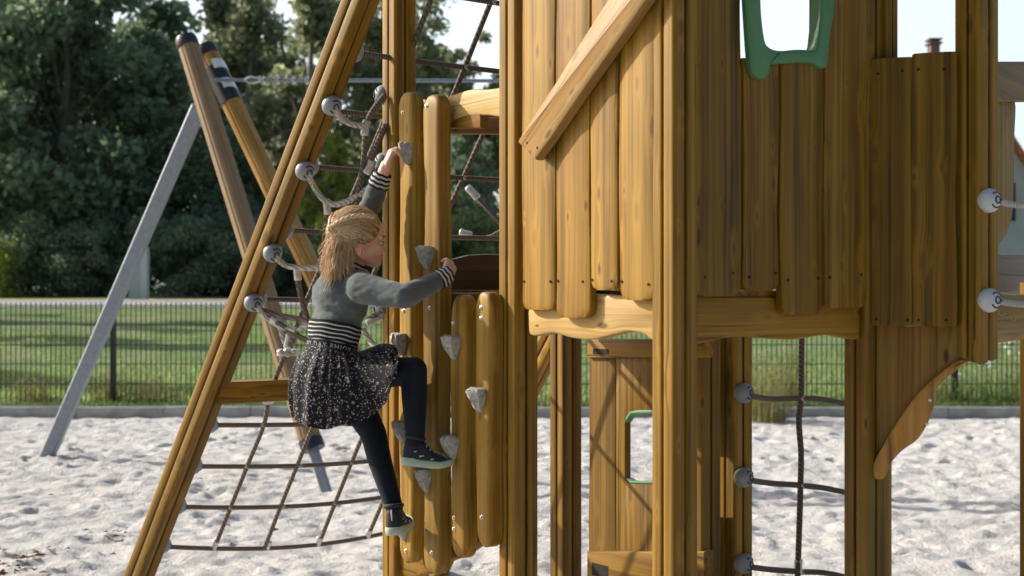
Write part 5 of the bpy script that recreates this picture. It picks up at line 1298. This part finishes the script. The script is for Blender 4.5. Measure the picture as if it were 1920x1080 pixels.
# ---- hair: strands combed from the brow to a twist at the back, the rest hanging loose
hr_ = MB(); rg = np.random.default_rng(21)
EC = Vector((-0.014, 0, 0.022)); ER3 = Vector((0.100, 0.083, 0.094))
def onhead(v, k=1.0):
    d = Vector((v.x/ER3.x, v.y/ER3.y, v.z/ER3.z)).normalized(); return EC+Vector((d.x*ER3.x, d.y*ER3.y, d.z*ER3.z))*k
# under-cap
cap_v = []; cap_f = []; nu, nv_ = 40, 24
cm = MB(); rings = []
for i in range(nv_+1):
    ring = []
    for q in range(nu):
        a = 2*math.pi*q/nu; ca = math.cos(a)
        zlim = 0.086*max(ca, 0)**2.4-0.045*max(-ca, 0)**0.8-0.016-0.026*math.sin(a)**2*(1 if ca > -0.2 else 0.5)
        el1 = math.asin(max(min((zlim)/ER3.z, 0.98), -0.98)); el = math.pi/2-(math.pi/2-el1)*i/nv_
        d = Vector((ER3.x*math.cos(el)*ca, ER3.y*math.cos(el)*math.sin(a), ER3.z*math.sin(el)))*0.975
        ring.append(HC+HB @ (EC+d))
    rings.append(ring)
cm.loft(rings, caps=False)
M_CAP = plain('hair_root', (0.27, 0.155, 0.07), 0.55, 0, 0.3, 60)
hair_o = link('hair', cm.mesh('hair'), M_CAP, girl, smooth=180)
KN = Vector((-0.102, -0.022, 0.032))
for i in range(1300):
    a = rg.uniform(-math.pi, math.pi); ca = math.cos(a)
    zl = 0.088*max(ca, 0)**2.4-0.035*max(-ca, 0)-0.015-0.028*math.sin(a)**2*(1 if ca > -0.2 else 0.5)+rg.normal()*0.003
    el0 = math.asin(max(min(zl/ER3.z, 0.97), -0.97)); el = el0+(math.pi/2-el0)*rg.random()**2.2*0.9
    s0 = Vector((ER3.x*math.cos(el)*ca, ER3.y*math.cos(el)*math.sin(a), ER3.z*math.sin(el)))
    e0 = (KN-EC)+Vector(rg.normal(size=3))*0.012
    pts = []
    mid_lift = Vector((0, 0, 0.02*rg.random()))
    for j in range(9):
        t_ = j/8; v = s0.lerp(e0, t_)+mid_lift*math.sin(math.pi*t_)
        v = onhead(v, 1.0+0.05*rg.random()*math.sin(math.pi*t_)+0.035*t_*(1-t_)*4*0.5+0.02*t_+0.012*math.sin(t_*9+i))
        pts.append(HC+HB @ v)
    r = rg.uniform(0.0006, 0.0012); hr_.tube(pts, [r*0.5]+[r]*7+[r*0.7], 4)
# twist (little braid) at the back and from the temple
for s in (-1, 1):
    for ph in (0, 2.1, 4.2):
        pts = []
        for j in range(26):
            t_ = j/25; v = Vector((0.045, s*0.06, 0.055)).lerp(KN-EC, t_); v = onhead(v, 1.06+0.03*t_)
            o_ = Vector((0.2, math.cos(t_*26+ph), math.sin(t_*26+ph)))*0.0055
            pts.append(HC+HB @ (v+o_))
        hr_.tube(pts, 0.0052, 5)
for k in range(16):
    pts = []; c = KN+Vector((-0.004, -0.004, 0)); rr = rg.uniform(0.010, 0.020); ax = Vector(rg.normal(size=3)).normalized(); x = ax.orthogonal().normalized(); y = ax.cross(x)
    for j in range(10): pts.append(HC+HB @ (c+(x*math.cos(j*0.6)+y*math.sin(j*0.6))*rr))
    hr_.tube(pts, [0.003]*9+[0.001], 4)
# loose lengths down the neck and back
for i in range(1700):
    lock = rg.integers(0, 90); lr = np.random.default_rng(500+int(lock)); y0 = lr.uniform(-0.060, 0.072); ln = lr.uniform(0.05, 0.165); wv_ = lr.uniform(0.004, 0.014); ph = lr.uniform(0, 6.28); fx_ = lr.uniform(-0.03, 0.03)
    yy = y0+rg.normal()*0.009; xb = -0.100*math.sqrt(max(1-(yy/0.095)**2, 0.05))+0.012*rg.normal()*0.5
    if abs(yy) > 0.055: xb += 0.02
    sl_ = rg.uniform(0.78, 1.12); st = Vector((xb*0.9, yy, 0.045+rg.normal()*0.014)); pts = []
    for j in range(13):
        t_ = j/12; z = st.z-t_*(0.06+ln)*sl_
        out = -0.010*math.sin(min(t_*2.2, 1.6))-0.006*t_+fx_*t_*t_
        v = Vector((st.x+out+wv_*math.sin(t_*11+ph)*t_, yy*(1+0.10*t_)+wv_*math.cos(t_*9+ph)*t_+rg.normal()*0.0016, z))
        pts.append(HC+HB @ v)
    r = rg.uniform(0.0005, 0.0012); hr_.tube(pts, [r*0.8]+[r]*9+[r*0.8, r*0.5, r*0.25], 4)
# fly-away hairs
for i in range(130):
    a = rg.uniform(0, 6.283); st = onhead(Vector((rg.uniform(-0.12, 0.03), rg.uniform(-0.08, 0.08), rg.uniform(0.0, 0.1)))); d = Vector((-0.6+rg.normal()*0.4, rg.normal()*0.5, 0.3+rg.normal()*0.5)).normalized(); l_ = rg.uniform(0.015, 0.04)
    hr_.tube([HC+HB @ (st+d*l_*t_+Vector((0, 0, -l_*0.7*t_*t_))) for t_ in (0, 0.35, 0.7, 1)], [0.0006, 0.0006, 0.0005, 0.0003], 3)
link('hair_strands', hr_.mesh('hair_strands'), M_HAIR, hair_o, smooth=180)
